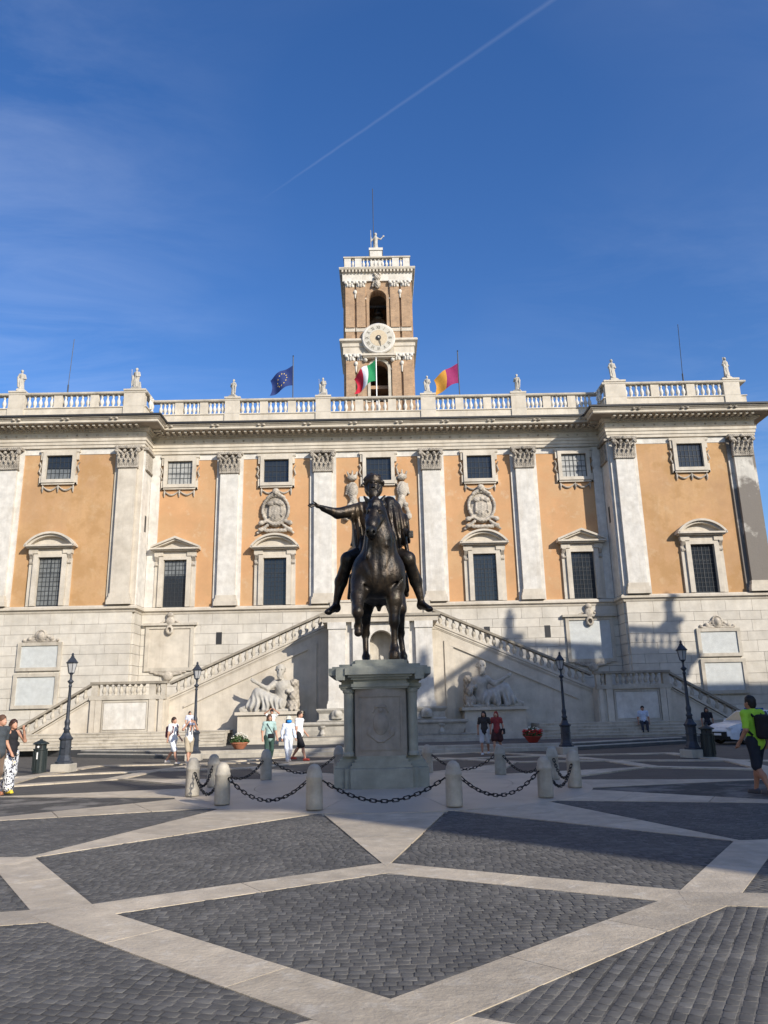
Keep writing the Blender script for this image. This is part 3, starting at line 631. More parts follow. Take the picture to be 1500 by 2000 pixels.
def small_window(x, yw, mode, zz=0, garland=True):
    y = yw; w = P('attic_window', MB().box(x-.80, x+.80, y-.012, y+.05, 15.75, 17.28), MT['frame_dark'])
    for a, b in ((x-.74, x-.02), (x+.02, x+.74)):
        for z0, z1 in ((15.82, 16.42), (16.46, 17.22)):
            pane(a, b, y, z0, z1, MT['blind'] if mode == 2 else MT['curtain'] if (mode == 1 and z1 < 16.5) else MT['glass'], w)
    gb = MB(); bars(gb, x-.74, x+.74, 15.82, 17.22, y-.03, 6, 4); obj('glazing_bars', gb, MT['frame_dark'], w)
    f_ = MB().box(x-1.0, x-.78, y-.22, y+.02, 15.55, 17.48).box(x+.78, x+1.0, y-.22, y+.02, 15.55, 17.48).box(x-.78, x+.78, y-.22, y+.02, 17.27, 17.48).box(x-.78, x+.78, y-.22, y+.02, 15.55, 15.76)
    obj('frame', f_, MT['trav'], w)
    g_ = MB().box(x-1.12, x+1.12, y-.15, y+.02, 15.44, 15.545).box(x-1.14, x-1.005, y-.15, y+.02, 15.44, 16.0).box(x+1.005, x+1.14, y-.15, y+.02, 15.44, 16.0).box(x-1.14, x-1.005, y-.15, y+.02, 17.0, 17.62).box(x+1.005, x+1.14, y-.15, y+.02, 17.0, 17.62).box(x-1.2, x+1.2, y-.20, y+.02, 17.485, 17.64)
    each('eared_moulding', g_, MT['trav'], w)
    sc = MB()
    for s in (-1, 1):
        sc.tube([(x+s*1.06, y-.08, 16.05), (x+s*1.2, y-.10, 16.3), (x+s*1.1, y-.10, 16.6), (x+s*1.2, y-.1, 16.85)], .055, 6)
    if garland:
        for s in (-1, 1):
            sc.tube([(x+s*(.05+.85*t), y-.06, 15.33-.24*sin(pi*t)) for t in np.linspace(0, 1, 9)], [.03+.03*sin(pi*t) for t in np.linspace(0, 1, 9)], 6)
        for xx in (-.92, 0, .92): sc.tube([(x+xx, y-.06, 15.44), (x+xx, y-.08, 15.2), (x+xx, y-.06, 14.96)], [.03, .065, .02], 6)
    each('stucco_garland', sc, MT['carved'], w)
    return w
for x, pd_, cu, am in ((-12.33,'tri',1,2), (-6.3,'arc',0,0), (0.05,'arc',0,0), (6.42,'arc',0,0), (12.38,'tri',0,2)):
    big_window(x, YC, pd_, cu); small_window(x if x != .05 else .1, YC, am, garland=abs(x) > 10 or abs(abs(x)-6.3) < .3)
for x, cu, am in ((-19.25, 2, 1), (19.1, 0, 0)): big_window(x, YW, 'arc', cu); small_window(x, YW, am)
# coats of arms
def cartouche(s=1.0):
    pr = [el((0,0,1.25),(.72,.14,.98)), el((0,-.10,1.25),(.46,.16,.62))]
    for i in range(28):
        a = 2*pi*i/28; b = 2*pi*(i+1)/28
        pr.append(rc((.80*sin(a),-.10,1.35+1.0*cos(a)*.92),(.80*sin(b),-.10,1.35+1.0*cos(b)*.92),.09))
    for sx in (-1, 1):
        pr += [rc((sx*.62,-.12,.62),(sx*.92,-.10,.50),.10,.13), el((sx*.88,-.16,.52),(.16,.12,.15)), rc((sx*.5,-.1,.36),(sx*.82,-.08,.12),.10,.12), el((sx*.9,-.12,.10),(.16,.12,.14)),
               rc((sx*.15,-.15,2.35),(sx*.52,-.15,2.12),.12,.10), el((sx*.30,-.22,1.72),(.22,.12,.16)), rc((sx*.35,-.20,1.5),(sx*.38,-.2,.95),.06), rc((sx*.7,-.05,.2),(sx*1.1,-.05,-.10),.10,.07)]
    pr += [el((0,-.18,2.50),(.24,.2,.22)), el((0,-.30,2.42),(.10,.08,.12)), el((0,-.22,1.78),(.15,.14,.14)), rc((-.3,-.2,1.05),(.3,-.2,1.05),.05), rc((0,-.2,1.45),(0,-.2,.85),.06), rc((-.6,-.06,.05),(.6,-.06,.05),.12)]
    return pr
cart = sdf_mesh('coat_of_arms', cartouche(), .03, .05, lambda X,Y,Z: .012*np.sin(X*31+Z*17)*np.sin(Z*29)); cart.materials.append(MT['carved'])
for x in (-6.3, 6.42): P('coat_of_arms', cart, None, loc=(x, YC-.10, 12.62))
for s in (-1, 1):                            # the two crowned shields beside the middle window
    pr = [el((s*1.55,YC-.15,15.15),(.36,.14,.55)), el((s*1.55,YC-.26,15.12),(.22,.1,.36)), el((s*1.55,YC-.2,15.95),(.32,.18,.2)), rc((s*1.3,YC-.2,16.15),(s*1.25,YC-.2,16.32),.07,.05), rc((s*1.55,YC-.2,16.2),(s*1.55,YC-.2,16.4),.07,.05), rc((s*1.8,YC-.2,16.15),(s*1.85,YC-.2,16.32),.07,.05),
          rc((s*1.5,YC-.12,14.6),(s*1.2,YC-.15,13.6),.22,.16), rc((s*1.55,YC-.12,14.5),(s*1.95,YC-.15,13.5),.16,.12), el((s*1.9,YC-.2,13.4),(.2,.15,.22)), rc((s*1.1,YC-.1,13.5),(s*.9,YC-.1,14.3),.14,.1), el((s*1.75,YC-.2,14.15),(.16,.14,.16)), rc((s*1.85,YC-.1,15.5),(s*1.95,YC-.1,14.9),.08,.06)]
    P('crowned_shield', sdf_mesh('crowned_shield', pr, .03, .06, lambda X,Y,Z: .014*np.sin(X*33+Z*15)*np.sin(Z*31)), MT['carved'])
P('inscribed_panel', MB().box(-1.1, 1.1, YC-.14, YC+.02, 13.3, 14.75), MT['inscr'])
# tablets of the base storey
def tablet(x, yw, z0, z1, hw, crest=None, foot=False, mat='inscr'):
    y = yw-.11; t = P('tablet', MB().box(x-hw+.16, x+hw-.16, y-.05, y+.05, z0+.16, z1-.16), MT[mat])
    obj('frame', MB().box(x-hw, x+hw, y-.12, y+.05, z1-.19, z1).box(x-hw, x+hw, y-.12, y+.05, z0, z0+.19).box(x-hw, x-hw+.2, y-.115, y+.05, z0+.19, z1-.19).box(x+hw-.2, x+hw, y-.115, y+.05, z0+.19, z1-.19), MT['trav_old'], t)
    # lines of worn lettering, cut as shallow grooves too small to read
    if crest: obj('crest', crest, None, t, loc=(x, y-.03, z1))
    if foot: obj('bracket', footm, None, t, loc=(x, y-.03, z0))
    return t
def crest_prims():
    pr = [el((0,-.05,.34),(.22,.12,.28)), el((0,-.13,.34),(.12,.08,.17)), rc((-.85,0,.05),(.85,0,.05),.07)]
    for s in (-1, 1): pr += [rc((s*.25,0,.45),(s*.6,0,.16),.07), el((s*.62,-.02,.2),(.13,.1,.12)), rc((s*.3,0,.2),(s*.5,0,.1),.07), el((s*.95,0,.13),(.1,.08,.1))]
    for i in range(14): a = 2*pi*i/14; b = 2*pi*(i+1)/14; pr.append(rc((.27*sin(a),-.05,.38+.32*cos(a)),(.27*sin(b),-.05,.38+.32*cos(b)),.045))
    return pr
crestm = sdf_mesh('crest', crest_prims(), .025, .035); crestm.materials.append(MT['carved'])
shieldm = sdf_mesh('wreathed_shield', [el((0,-.1,.2),(.26,.16,.34)), el((0,-.12,.62),(.2,.15,.17)), el((0,-.16,-.28),(.24,.12,.28)), el((0,-.2,-.28),(.12,.14,.15),sub=True), rc((-.35,-.05,.25),(-.6,-.05,.12),.06), rc((.35,-.05,.25),(.6,-.05,.12),.06)], .025, .04); shieldm.materials.append(MT['carved'])
footm = sdf_mesh('bracket', [rc((-1.0,-.02,-.05),(1.0,-.02,-.05),.07), el((0,-.05,-.3),(.3,.13,.26)), rc((-.3,-.03,-.2),(-.75,-.03,-.14),.09,.06), rc((.3,-.03,-.2),(.75,-.03,-.14),.09,.06)], .025, .05); footm.materials.append(MT['carved'])
for s in (-1, 1):
    tablet(s*19.4, YW, 4.42, 6.02, 1.25, crestm); tablet(s*19.45, YW, 2.35, 4.28, 1.28)
    tablet(s*12.45, YC, 4.35, 7.0, 1.42, shieldm, True, 'inscr' if s > 0 else 'trav')
    t = P('shelf_cornice', MB().box(s*12.45-1.6, s*12.45+1.6, YC-.36, YC-.1, 7.0, 7.14), MT['trav_old'])
for x in (-9.55, 6.35, 9.95, 13.6): P('slit_window', MB().box(x-.17, x+.17, YC-.122, YC, 5.85, 6.55), MT['lead'])
# roof balustrade
bal_prof = [(.10,0),(.10,.06),(.06,.09),(.075,.14),(.13,.30),(.12,.40),(.06,.58),(.05,.66),(.085,.70),(.06,.73),(.10,.76),(.10,.84)]
balm = MB().lathe(bal_prof, 8).mesh('baluster', True); balm.materials.append(MT['trav_white'])
rb = P('roof_balustrade', MB().sweep([(-.34,19.38),(.10,19.38),(.10,19.50),(.04,19.54),(.04,20.36),(.10,20.40),(.10,20.46),(-.34,20.46)], base_plan), MT['trav'])
obj('handrail', MB().sweep([(-.30,21.30),(.08,21.30),(.12,21.35),(.12,21.43),(.06,21.47),(-.30,21.47)], base_plan), MT['trav_old'], rb)
piers = []
def bay(x0, x1, yw, n_groups, nb, xa=None):
    # piers between groups and balusters in each group
    wp = .52; tot = x1-x0; g = (tot-(n_groups-1)*wp)/n_groups
    for i in range(n_groups):
        gx = x0+i*(g+wp)
        for b in range(nb): obj('baluster', balm, None, rb, loc=(gx+g*(b+.5)/nb, yw+.12, 20.46))
        if i < n_groups-1: obj('pier', MB().box(gx+g, gx+g+wp, yw-.02, yw+.28, 20.46, 21.302), MT['trav'], rb)
def bigpier(x, yw, w=.95): obj('pier', MB().box(x-w/2, x+w/2, yw-.10, yw+.33, 20.44, 21.49).box(x-w/2-.04, x+w/2+.04, yw-.145, yw+.36, 21.49, 21.60).box(x-w/2-.01, x+w/2+.01, yw-.12, yw+.34, 19.5, 20.44), MT['trav'], rb)
for s in (-1, 1):
    e = sorted((s*21.75, s*15.5)); bay(e[0], e[1], YW, 3, 5)
    if s < 0: bay(-25.6, -22.9, YW, 1, 6)
    e = sorted((s*13.95, s*9.7)); bay(e[0], e[1], YC, 3, 4)
    e = sorted((s*8.72, s*3.86)); bay(e[0], e[1], YC, 3, 4)
    bigpier(s*22.3, YW, 1.0); bigpier(s*15.0, YW, 1.3); bigpier(s*9.2, YC); bigpier(s*3.38, YC)
    for k in range(2): obj('baluster', balm, None, rb, loc=(s*(XR-.12), YW+.55+.4*k, 20.46))
bay(-2.9, 2.9, YC, 3, 4)
# ------------------------------------------------------------------ bell tower
YT, TX, TH = 60.0, .36, 2.88
tw = empty('bell_tower', (TX, YT+TH, 19.3), 'brick bell tower with a round white clock rising above the palace roof', 'tower')
def Q(name, mb, mat, parent=None, **k): return obj(name, mb, mat, parent or tw, world=(parent is None), **k)
def arch_wall(mb, x0, x1, y0, y1, z0, z1, ox, ow, oz0, ozs):     # wall with one round-headed opening
    a, b = ox-ow/2, ox+ow/2; r_ = ow/2
    mb.box(x0, a, y0, y1, z0, z1); mb.box(b, x1, y0, y1, z0, z1)
    if oz0 > z0: mb.box(a, b, y0, y1, z0, oz0)
    n = 12; pts = [(ox-r_*cos(pi*i/n), ozs+r_*sin(pi*i/n)) for i in range(n+1)]
    for i in range(n):
        (xa, za), (xb, zb_) = pts[i], pts[i+1]; mb.xz([(xa, za), (xb, zb_), (xb, z1), (xa, z1)], y0, y1)
def arch_ring(mb, ox, ow, oz0, ozs, y0, y1, t):
    r_ = ow/2; n = 14
    for i in range(n):
        a0, a1 = pi*i/n, pi*(i+1)/n
        mb.xz([(ox-r_*cos(a0), ozs+r_*sin(a0)), (ox-r_*cos(a1), ozs+r_*sin(a1)), (ox-(r_+t)*cos(a1), ozs+(r_+t)*sin(a1)), (ox-(r_+t)*cos(a0), ozs+(r_+t)*sin(a0))], y0, y1)
    for s in (-1, 1): mb.box(min(ox+s*r_, ox+s*(r_+t)), max(ox+s*r_, ox+s*(r_+t)), y0, y1, oz0, ozs)
L0, L1, L2 = 19.0, 31.55, 39.0
def storey(z0, z1, oz0, ozs, nm):
    w = MB(); arch_wall(w, TX-TH, TX+TH, YT, YT+.9, z0, z1, TX, 1.5, oz0, ozs); arch_wall(w, TX-TH, TX+TH, YT+2*TH-.9, YT+2*TH, z0, z1, TX, 1.5, oz0, ozs)
    w.box(TX-TH, TX-TH+.9, YT+.9, YT+2*TH-.9, z0, z1).box(TX+TH-.9, TX+TH, YT+.9, YT+2*TH-.9, z0, z1)
    return Q(nm, w, MT['brick'])
s1 = storey(L0, 31.5, 27.0, 30.0, 'lower_stage'); s2 = storey(32.6, 38.6, 33.3, 36.75, 'bell_stage')
Q('floor', MB().box(TX-TH+.9, TX+TH-.9, YT+.9, YT+2*TH-.9, 28.6, 28.9), MT['brick']); Q('floor', MB().box(TX-TH, TX+TH, YT, YT+2*TH, 31.5, 32.6), MT['brick']); Q('roof_slab', MB().box(TX-TH, TX+TH, YT, YT+2*TH, 38.6, 39.6), MT['trav_old'])
ar = MB(); arch_ring(ar, TX, 1.5, 27.0, 30.0, YT-.10, YT+.1, .24); Q('arch_surround', ar, MT['trav_old'])
ar = MB(); arch_ring(ar, TX, 1.5, 33.3, 36.75, YT-.10, YT+.1, .24); Q('arch_surround', ar, MT['brick'])
imp = MB().box(TX-1.75, TX-.98, YT-.13, YT+.1, 29.9, 30.05).box(TX+.98, TX+1.75, YT-.13, YT+.1, 29.9, 30.05).box(TX-1.75, TX-.98, YT-.13, YT+.1, 36.6, 36.75).box(TX+.98, TX+1.75, YT-.13, YT+.1, 36.6, 36.75); each('impost', imp, MT['trav'], tw, True)
tcap = sdf_mesh('tower_capital', [bxp((0,.05,.28),(.40,.12,.28),.04), bxp((0,0,.58),(.50,.18,.06),.02), el((-.36,-.12,.42),(.15,.12,.14)), el((.36,-.12,.42),(.15,.12,.14)), el((0,-.13,.42),(.13,.1,.12)), rc((-.2,-.1,.1),(-.2,-.16,.26),.08), rc((.2,-.1,.1),(.2,-.16,.26),.08), rc((0,-.1,.05),(0,-.16,.2),.08)], .03, .04); tcap.materials.append(MT['trav_white'])
for (z0, z1) in ((L0, 30.75), (32.6, 37.75)):
    for x in (-2.42, -1.46, 1.46, 2.42):
        p_ = Q('pilaster', MB().box(TX+x-.38, TX+x+.38, YT-.20, YT+.02, z0, z1), MT['brick']); obj('capital', tcap, None, p_, loc=(TX+x, YT-.14, z1-.02))
        if z0 > 30: obj('base', MB().box(TX+x-.44, TX+x+.44, YT-.24, YT+.02, 33.45, 33.75).box(TX+x-.42, TX+x+.42, YT-.2, YT+.02, 33.75, 33.86), MT['trav'], p_)
    for y in (.46, 1.42, 4.34, 5.3):         # side faces
        for s in (-1, 1): Q('pilaster', MB().box(min(TX+s*(TH-.02), TX+s*(TH+.12)), max(TX+s*(TH-.02), TX+s*(TH+.12)), YT+y-.4, YT+y+.4, z0, z1+.6), MT['brick'])
sq = lambda o: [(TX-TH, YT+2*TH), (TX-TH, YT), (TX+TH, YT), (TX+TH, YT+2*TH)]
Q('entablature', MB().sweep([(0,31.35),(.16,31.35),(.16,32.0),(.24,32.05),(.24,32.35),(.34,32.42),(.46,32.5),(.46,32.62),(.40,32.72),(0,32.80)], sq(0), True), MT['trav'])
Q('frieze', MB().sweep([(0,38.35),(.17,38.35),(.17,39.05),(.22,39.1),(0,39.1)], sq(0), True), MT['trav_white'])
Q('cornice', MB().sweep([(0,39.1),(.22,39.1),(.25,39.32),(.42,39.36),(.46,39.46),(.46,39.56),(.40,39.62),(0,39.66)], sq(0), True), MT['trav_old'])
md = MB(); along([(TX-TH-.3, YT), (TX+TH+.3, YT)], .3, lambda p, d: bracket(md, p, d, .2, .42, .15, 39.14, 39.35)); along([(TX-TH, YT+2*TH), (TX-TH, YT)], .3, lambda p, d: bracket(md, p, d, .2, .42, .15, 39.14, 39.35)); Q('modillions', md, MT['trav'], kind='stuff')
par = Q('parapet', MB().sweep([(-.4,39.64),(.06,39.64),(.06,39.85),(-.4,39.85)], sq(0), True), MT['trav'])
obj('handrail', MB().sweep([(-.4,40.72),(.08,40.72),(.08,40.86),(-.4,40.86)], sq(0), True), MT['trav_old'], par)
for y in (YT+.15, YT+2*TH-.15):
    for x0, x1 in ((-2.88,-2.3), (-1.95,-1.35), (1.35,1.95), (2.3,2.88)): obj('pier', MB().box(TX+x0, TX+x1, y-.17, y+.17, 39.85, 40.72), MT['trav_white'], par)
    for x in [-2.12, 2.12]+[-1.35+2.7*(i+.5)/8 for i in range(8)]: obj('baluster', balm, None, par, loc=(TX+x, y, 39.85), scale=(1,1,1.03))
for x in (TX-TH+.15, TX+TH-.15):
    for i in range(12): obj('baluster', balm, None, par, loc=(x, YT+.55+i*.42, 39.85), scale=(1,1,1.03))
for x in (-1.95, 1.95):
    Q('carved_head', sdf_mesh('carved_head', [el((TX+x,YT-.2,30.45),(.16,.18,.22)), rc((TX+x,YT-.15,30.2),(TX+x,YT-.15,29.7),.1,.05)], .03, .05), MT['trav_white'])
    Q('carved_head', sdf_mesh('carved_head', [el((TX+x,YT-.2,37.25),(.16,.16,.22)), rc((TX+x,YT-.15,37.0),(TX+x,YT-.15,36.7),.09,.05)], .03, .05), MT['trav_white'])
Q('shield_ornament', sdf_mesh('shield_ornament', [el((TX,YT-.28,37.95),(.28,.2,.42)), el((TX,YT-.4,37.95),(.16,.14,.28)), el((TX,YT-.3,38.6),(.3,.2,.26)), el((TX-.22,YT-.26,38.95),(.12,.12,.14)), el((TX+.22,YT-.26,38.95),(.12,.12,.14)), rc((TX-.3,YT-.2,38.3),(TX-.42,YT-.2,37.8),.08)], .03, .05, lambda X,Y,Z: .02*np.sin(X*31)*np.sin(Z*27)), MT['carved'])
# clock
ck = Q('clock', MB().lathe([(1.42,0),(1.42,.25),(1.34,.32),(1.2,.32)], 40).mesh('clock', False), MT['trav_white'], loc=None)
def face_front(o, x, z, y): o.rotation_euler = (pi/2, 0, 0); o.location = (x, y, z)
ck.matrix_parent_inverse = Matrix.Translation(-tw.location); face_front(ck, TX, 32.62, YT-.30)
MT['dial'] = plain('pale_dial', (.50,.47,.40), .5); MT['dial_in'] = plain('cream_dial_centre', (.52,.43,.30), .5); MT['ink'] = plain('dark_numerals', (.13,.115,.09), .6)
dl_ = obj('dial', MB().lathe([(1.2,.0),(1.2,.012),(.01,.012)], 48), MT['dial'], ck, loc=(0,0,.322))
obj('dial_centre', MB().lathe([(.74,0),(.74,.008),(.01,.008)], 40), MT['dial_in'], ck, loc=(0,0,.337))
obj('boss', MB().lathe([(.22,0),(.22,.08),(.1,.1),(.01,.1)], 16), MT['lead'], ck, loc=(0,0,.346))
obj('boss_cap', MB().lathe([(.08,0),(.07,.06),(.01,.07)], 12), MT['trav_white'], ck, loc=(0,0,.447))
hd = MB(); a = radians(-166); hd.add([(-.045,-.1,0),(.045,-.1,0),(.075,.45,0),(0,.82,0),(-.075,.45,0),(-.045,-.1,.025),(.045,-.1,.025),(.075,.45,.025),(0,.82,.025),(-.075,.45,.025)], [(0,4,3,2,1),(5,6,7,8,9),(0,1,6,5),(1,2,7,6),(2,3,8,7),(3,4,9,8),(4,0,5,9)])
obj('hour_hand', hd, MT['ink'], ck, loc=(0,0,.36), rot=(0,0,a))
for i, nmr in enumerate(('XII','I','II','III','IV','V','VI','VII','VIII','IX','X','XI')):
    cu_ = bpy.data.curves.new('numeral', 'FONT'); cu_.body = nmr; cu_.align_x = 'CENTER'; cu_.align_y = 'CENTER'; cu_.size = .42; cu_.extrude = .004; cu_.offset = .006
    to = bpy.data.objects.new('numeral', cu_); COL.objects.link(to); dg = bpy.context.evaluated_depsgraph_get(); me_ = bpy.data.meshes.new_from_object(to.evaluated_get(dg)); bpy.data.objects.remove(to)
    an = -i*pi/6; obj('numeral', me_, MT['ink'], ck, loc=(-sin(an)*.97, cos(an)*.97, .341), rot=(0,0,an), scale=(.62,.95,1))
Q('clock_sill', MB().box(TX-1.45, TX+1.45, YT-.62, YT, 31.02, 31.2).box(TX-1.35, TX+1.35, YT-.5, YT, 30.9, 31.02), MT['trav'])
for x in (-1.15, 1.15): Q('sill_corbel', sdf_mesh('sill_corbel', [el((TX+x,YT-.3,30.72),(.17,.2,.18)), rc((TX+x,YT-.1,30.8),(TX+x,YT-.3,30.75),.14)], .03), MT['trav_white'])
Q('clock_back', MB().box(TX-1.3, TX+1.3, YT-.29, YT+.05, 31.2, 33.2), MT['trav_old'])
bl = Q('bell', MB().lathe([(.48,0),(.46,.12),(.34,.35),(.28,.62),(.2,.75),(.05,.8)], 16, (TX, YT+1.6, 35.9)), MT['bronze'], smooth=True)
Q('bell_beam', MB().box(TX-2, TX+2, YT+1.5, YT+1.7, 36.7, 36.9), MT['lead'])
Q('statue_plinth', MB().box(TX-.62, TX+.5, YT+2.2, YT+3.4, 39.6, 42.95).box(TX-.70, TX+.58, YT+2.12, YT+3.48, 42.95, 43.2), MT['trav_white'])
Q('lightning_rod', MB().tube([(TX-.25, YT+3.3, 43.1), (TX-.25, YT+3.3, 50.4)], .035, 6), MT['lead'])
# ------------------------------------------------------------------ double staircase
stair = empty('double_staircase', (0, 42.5, .26), 'double stone staircase with sloping balustrades climbing to a central landing', 'staircase')
def Sx(name, mb, mat, parent=None, **k): return obj(name, mb, mat, parent or stair, world=(parent is None or parent is stair), **k)
YF, YL, YB = 43.3, 42.3, 41.1            # flank wall, landing block, central block faces
SL = 3.82/8.68
x0, z0r, x1, z1r = 2.92, 7.42, 11.60, 3.60    # top of the handrail at both ends
X2, X3, Z3 = 15.55, 19.6, 1.13
sbal = MB().lathe([(.11,0),(.11,.05),(.065,.07),(.08,.12),(.125,.24),(.11,.33),(.06,.45),(.055,.50),(.085,.53),(.06,.55),(.11,.58),(.11,.63)], 8).mesh('baluster', True); sbal.materials.append(MT['trav_old'])
def slab_line(mb, s, xa, za, xb, zb, th, y0, y1):    # sloping bar, (x,z) of its top edge at both ends
    pts = [(s*xa, za-th), (s*xb, zb-th), (s*xb, zb), (s*xa, za)]
    mb.xz(pts if s > 0 else pts[::-1], y0, y1)
for s in (-1, 1):
    # solid flank, sloping top
    fl = MB(); pts = [(s*2.6,.26),(s*15.0,.26),(s*15.0,z1r-.86),(s*x1,z1r-.86),(s*x0,z0r-.86),(s*2.6,z0r-.86)]
    fl.xz(pts if s > 0 else pts[::-1], YF, YF+.5); body = Sx('flank_wall', fl, MT['trav'])
    core = MB(); pts = [(s*2.0,.26),(s*15.3,.26),(s*15.3,2.4),(s*x1,2.4),(s*2.6,6.35),(s*2.0,6.35)]; core.xz(pts if s > 0 else pts[::-1], YF+.5, YC-.02); obj('stair_core', core, MT['trav_old'], body)
    # steps of the upper flight
    for i in range(24):
        xa = 2.8+i*.36; zt = 6.5-i*.165
        if zt > 2.5: obj('step', MB().box(min(s*xa,s*(xa+.38)), max(s*xa,s*(xa+.38)), YF+.5, YC-.1, zt-.3, zt), MT['kerb'], body)
    bb = MB(); slab_line(bb, s, x0-.1, z0r-.74, x1, z1r-.74, .13, YF-.10, YF+.42); slab_line(bb, s, x0-.1, z0r-.90, x1, z1r-.90, .10, YF-.06, YF+.3); slab_line(bb, s, x0-.1, z0r-1.02, x1, z1r-1.02, .05, YF-.03, YF+.3); obj('base_moulding', bb, MT['trav'], body)
    bb = MB(); slab_line(bb, s, x0+.9, z0r-1.62-.9*SL, x1-.8, z1r-1.62+.8*SL, .12, YF-.09, YF+.1); obj('panel_moulding', bb, MT['trav'], body)
    hb = MB(); slab_line(hb, s, x0-.12, z0r, x1, z1r, .13, YF-.13, YF+.42); obj('handrail', hb, MT['rail_top'], body)
    n = 22
    for i in range(n):
        x = x0+.28+(x1-x0-.5)*(i+.5)/n; zb = z0r-.745-(x-x0)*SL
        obj('baluster', sbal, None, body, loc=(s*x, YF+.15, zb-.03), scale=(1,1,1.03))
    obj('newel_pier', MB().box(min(s*(x0-.05),s*(x0+.22)), max(s*(x0-.05),s*(x0+.22)), YF-.04, YF+.34, 6.2, 7.2), MT['trav'], body)
    # flank panels and buttress strip
    obj('wall_strip', MB().box(min(s*3.55,s*4.05), max(s*3.55,s*4.05), YF-.08, YF+.1, .8, 5.55), MT['trav'], body)
    # landing block
    lb = Sx('landing_block', MB().box(min(s*x1,s*X2), max(s*x1,s*X2), YL, YF+.02, .26, 2.80), MT['trav'])
    a, b = x1, X2
    obj('panel', MB().box(min(s*(a+.95),s*(b-.75)), max(s*(a+.95),s*(b-.75)), YL-.05, YL+.05, 1.15, 2.52), MT['trav_white'], lb)
    pf = MB()
    for xa, xb in ((a+.05, a+.28), (a+.45, a+.80), (b-.62, b-.30), (b-.28, b-.03)): pf.box(min(s*xa,s*xb), max(s*xa,s*xb), YL-.10, YL+.05, 1.0, 2.68)
    each('pilaster_strip', pf, MT['trav'], lb)
    pf = MB()
    for (xa, xb, za, zb) in ((a+.84, b-.66, 2.54, 2.64), (a+.84, b-.66, 1.02, 1.12), (a+.84, a+.93, 1.12, 2.54), (b-.73, b-.66, 1.12, 2.54)): pf.box(min(s*xa,s*xb), max(s*xa,s*xb), YL-.07, YL+.05, za, zb)
    each('panel_frame', pf, MT['trav_old'], lb)
    obj('base_moulding', MB().box(min(s*(a-.05),s*(b+.05)), max(s*(a-.05),s*(b+.05)), YL-.12, YL+.3, 2.68, 2.84).box(min(s*(a-.02),s*(b+.02)), max(s*(a-.02),s*(b+.02)), YL-.07, YL+.3, 2.84, 2.92), MT['trav_old'], lb)
    obj('plinth', MB().box(min(s*(a-.04),s*(b+.04)), max(s*(a-.04),s*(b+.04)), YL-.14, YL+.3, .26, 1.0), MT['trav_old'], lb)
    obj('handrail', MB().box(min(s*(a-.12),s*(b+.05)), max(s*(a-.12),s*(b+.05)), YL-.10, YL+.36, 3.50, 3.63), MT['rail_top'], lb)
    for (xa, xb) in ((a-.02, a+.20), (a+.50, a+.85), (b-.36, b-.02)): obj('pier', MB().box(min(s*xa,s*xb), max(s*xa,s*xb), YL-.03, YL+.30, 2.91, 3.505), MT['trav_old'], lb)
    for x in [a+.35]+[a+1.02+(b-.5-a-1.02)*(i+.5)/8 for i in range(8)]: obj('baluster', sbal, None, lb, loc=(s*x, YL+.13, 2.905), scale=(1,1,.95))
    obj('landing_floor', MB().box(min(s*a,s*b), max(s*a,s*b), YF+.52, YC-.12, 2.4, 2.75), MT['kerb'], lb)
    # lower flight
    fl = MB(); pts = [(s*X2,.26),(s*X3,.26),(s*X3,Z3-.78),(s*X2,3.55-.80)]; fl.xz(pts if s > 0 else pts[::-1], YL+.05, YL+.5); lf = Sx('lower_flank', fl, MT['trav'])
    bb = MB(); slab_line(bb, s, X2, 2.92, X3, Z3-.60, .14, YL-.05, YL+.42); slab_line(bb, s, X2, 2.70, X3, Z3-.84, .06, YL+.0, YL+.3); obj('base_moulding', bb, MT['trav_old'], lf)
    hb = MB(); slab_line(hb, s, X2-.05, 3.60, X3, Z3+.05, .13, YL-.08, YL+.40); obj('handrail', hb, MT['rail_top'], lf)
    for i in range(9):
        x = X2+.15+(X3-X2-.3)*(i+.5)/9; zb = 2.92-(x-X2)*(2.92-Z3+.6)/(X3-X2)
        obj('baluster', sbal, None, lf, loc=(s*x, YL+.16, zb-.05), scale=(1,1,.92))
    obj('end_pier', MB().box(min(s*X3,s*(X3+.45)), max(s*X3,s*(X3+.45)), YL-.1, YL+.5, .26, Z3+.05).box(min(s*(X3-.06),s*(X3+.5)), max(s*(X3-.06),s*(X3+.5)), YL-.15, YL+.55, Z3+.05, Z3+.16), MT['trav_old'], lf)
    for i in range(13):
        xa = X2+.1+i*.32; zt = 2.65-i*.17
        if zt > .3: obj('step', MB().box(min(s*xa,s*(xa+.34)), max(s*xa,s*(xa+.34)), YL+.5, YW-.12, .2, zt), MT['kerb'], lf)
    # long base steps in front of the flank
    for i in range(5):
        zt = .26+.15*(i+1); yf = 39.75+i*.36; xe = 20.6-.25*i; xi = 7.9+.05*i
        k = 6
        for q in range(k):
            xa = xi+(xe-xi)*q/k+.004; xb = xi+(xe-xi)*(q+1)/k-.004; e = random.uniform(-.012, .012)
            obj('base_step', MB().box(min(s*xa,s*xb), max(s*xa,s*xb), yf+e, YF+.02 if i == 4 else yf+.8, zt-.16, zt+random.uniform(-.004,.004)).box(min(s*xa,s*xb), max(s*xa,s*xb), yf-.03+e, yf+.1, zt-.05, zt+.003), MT['trav_old'], body)
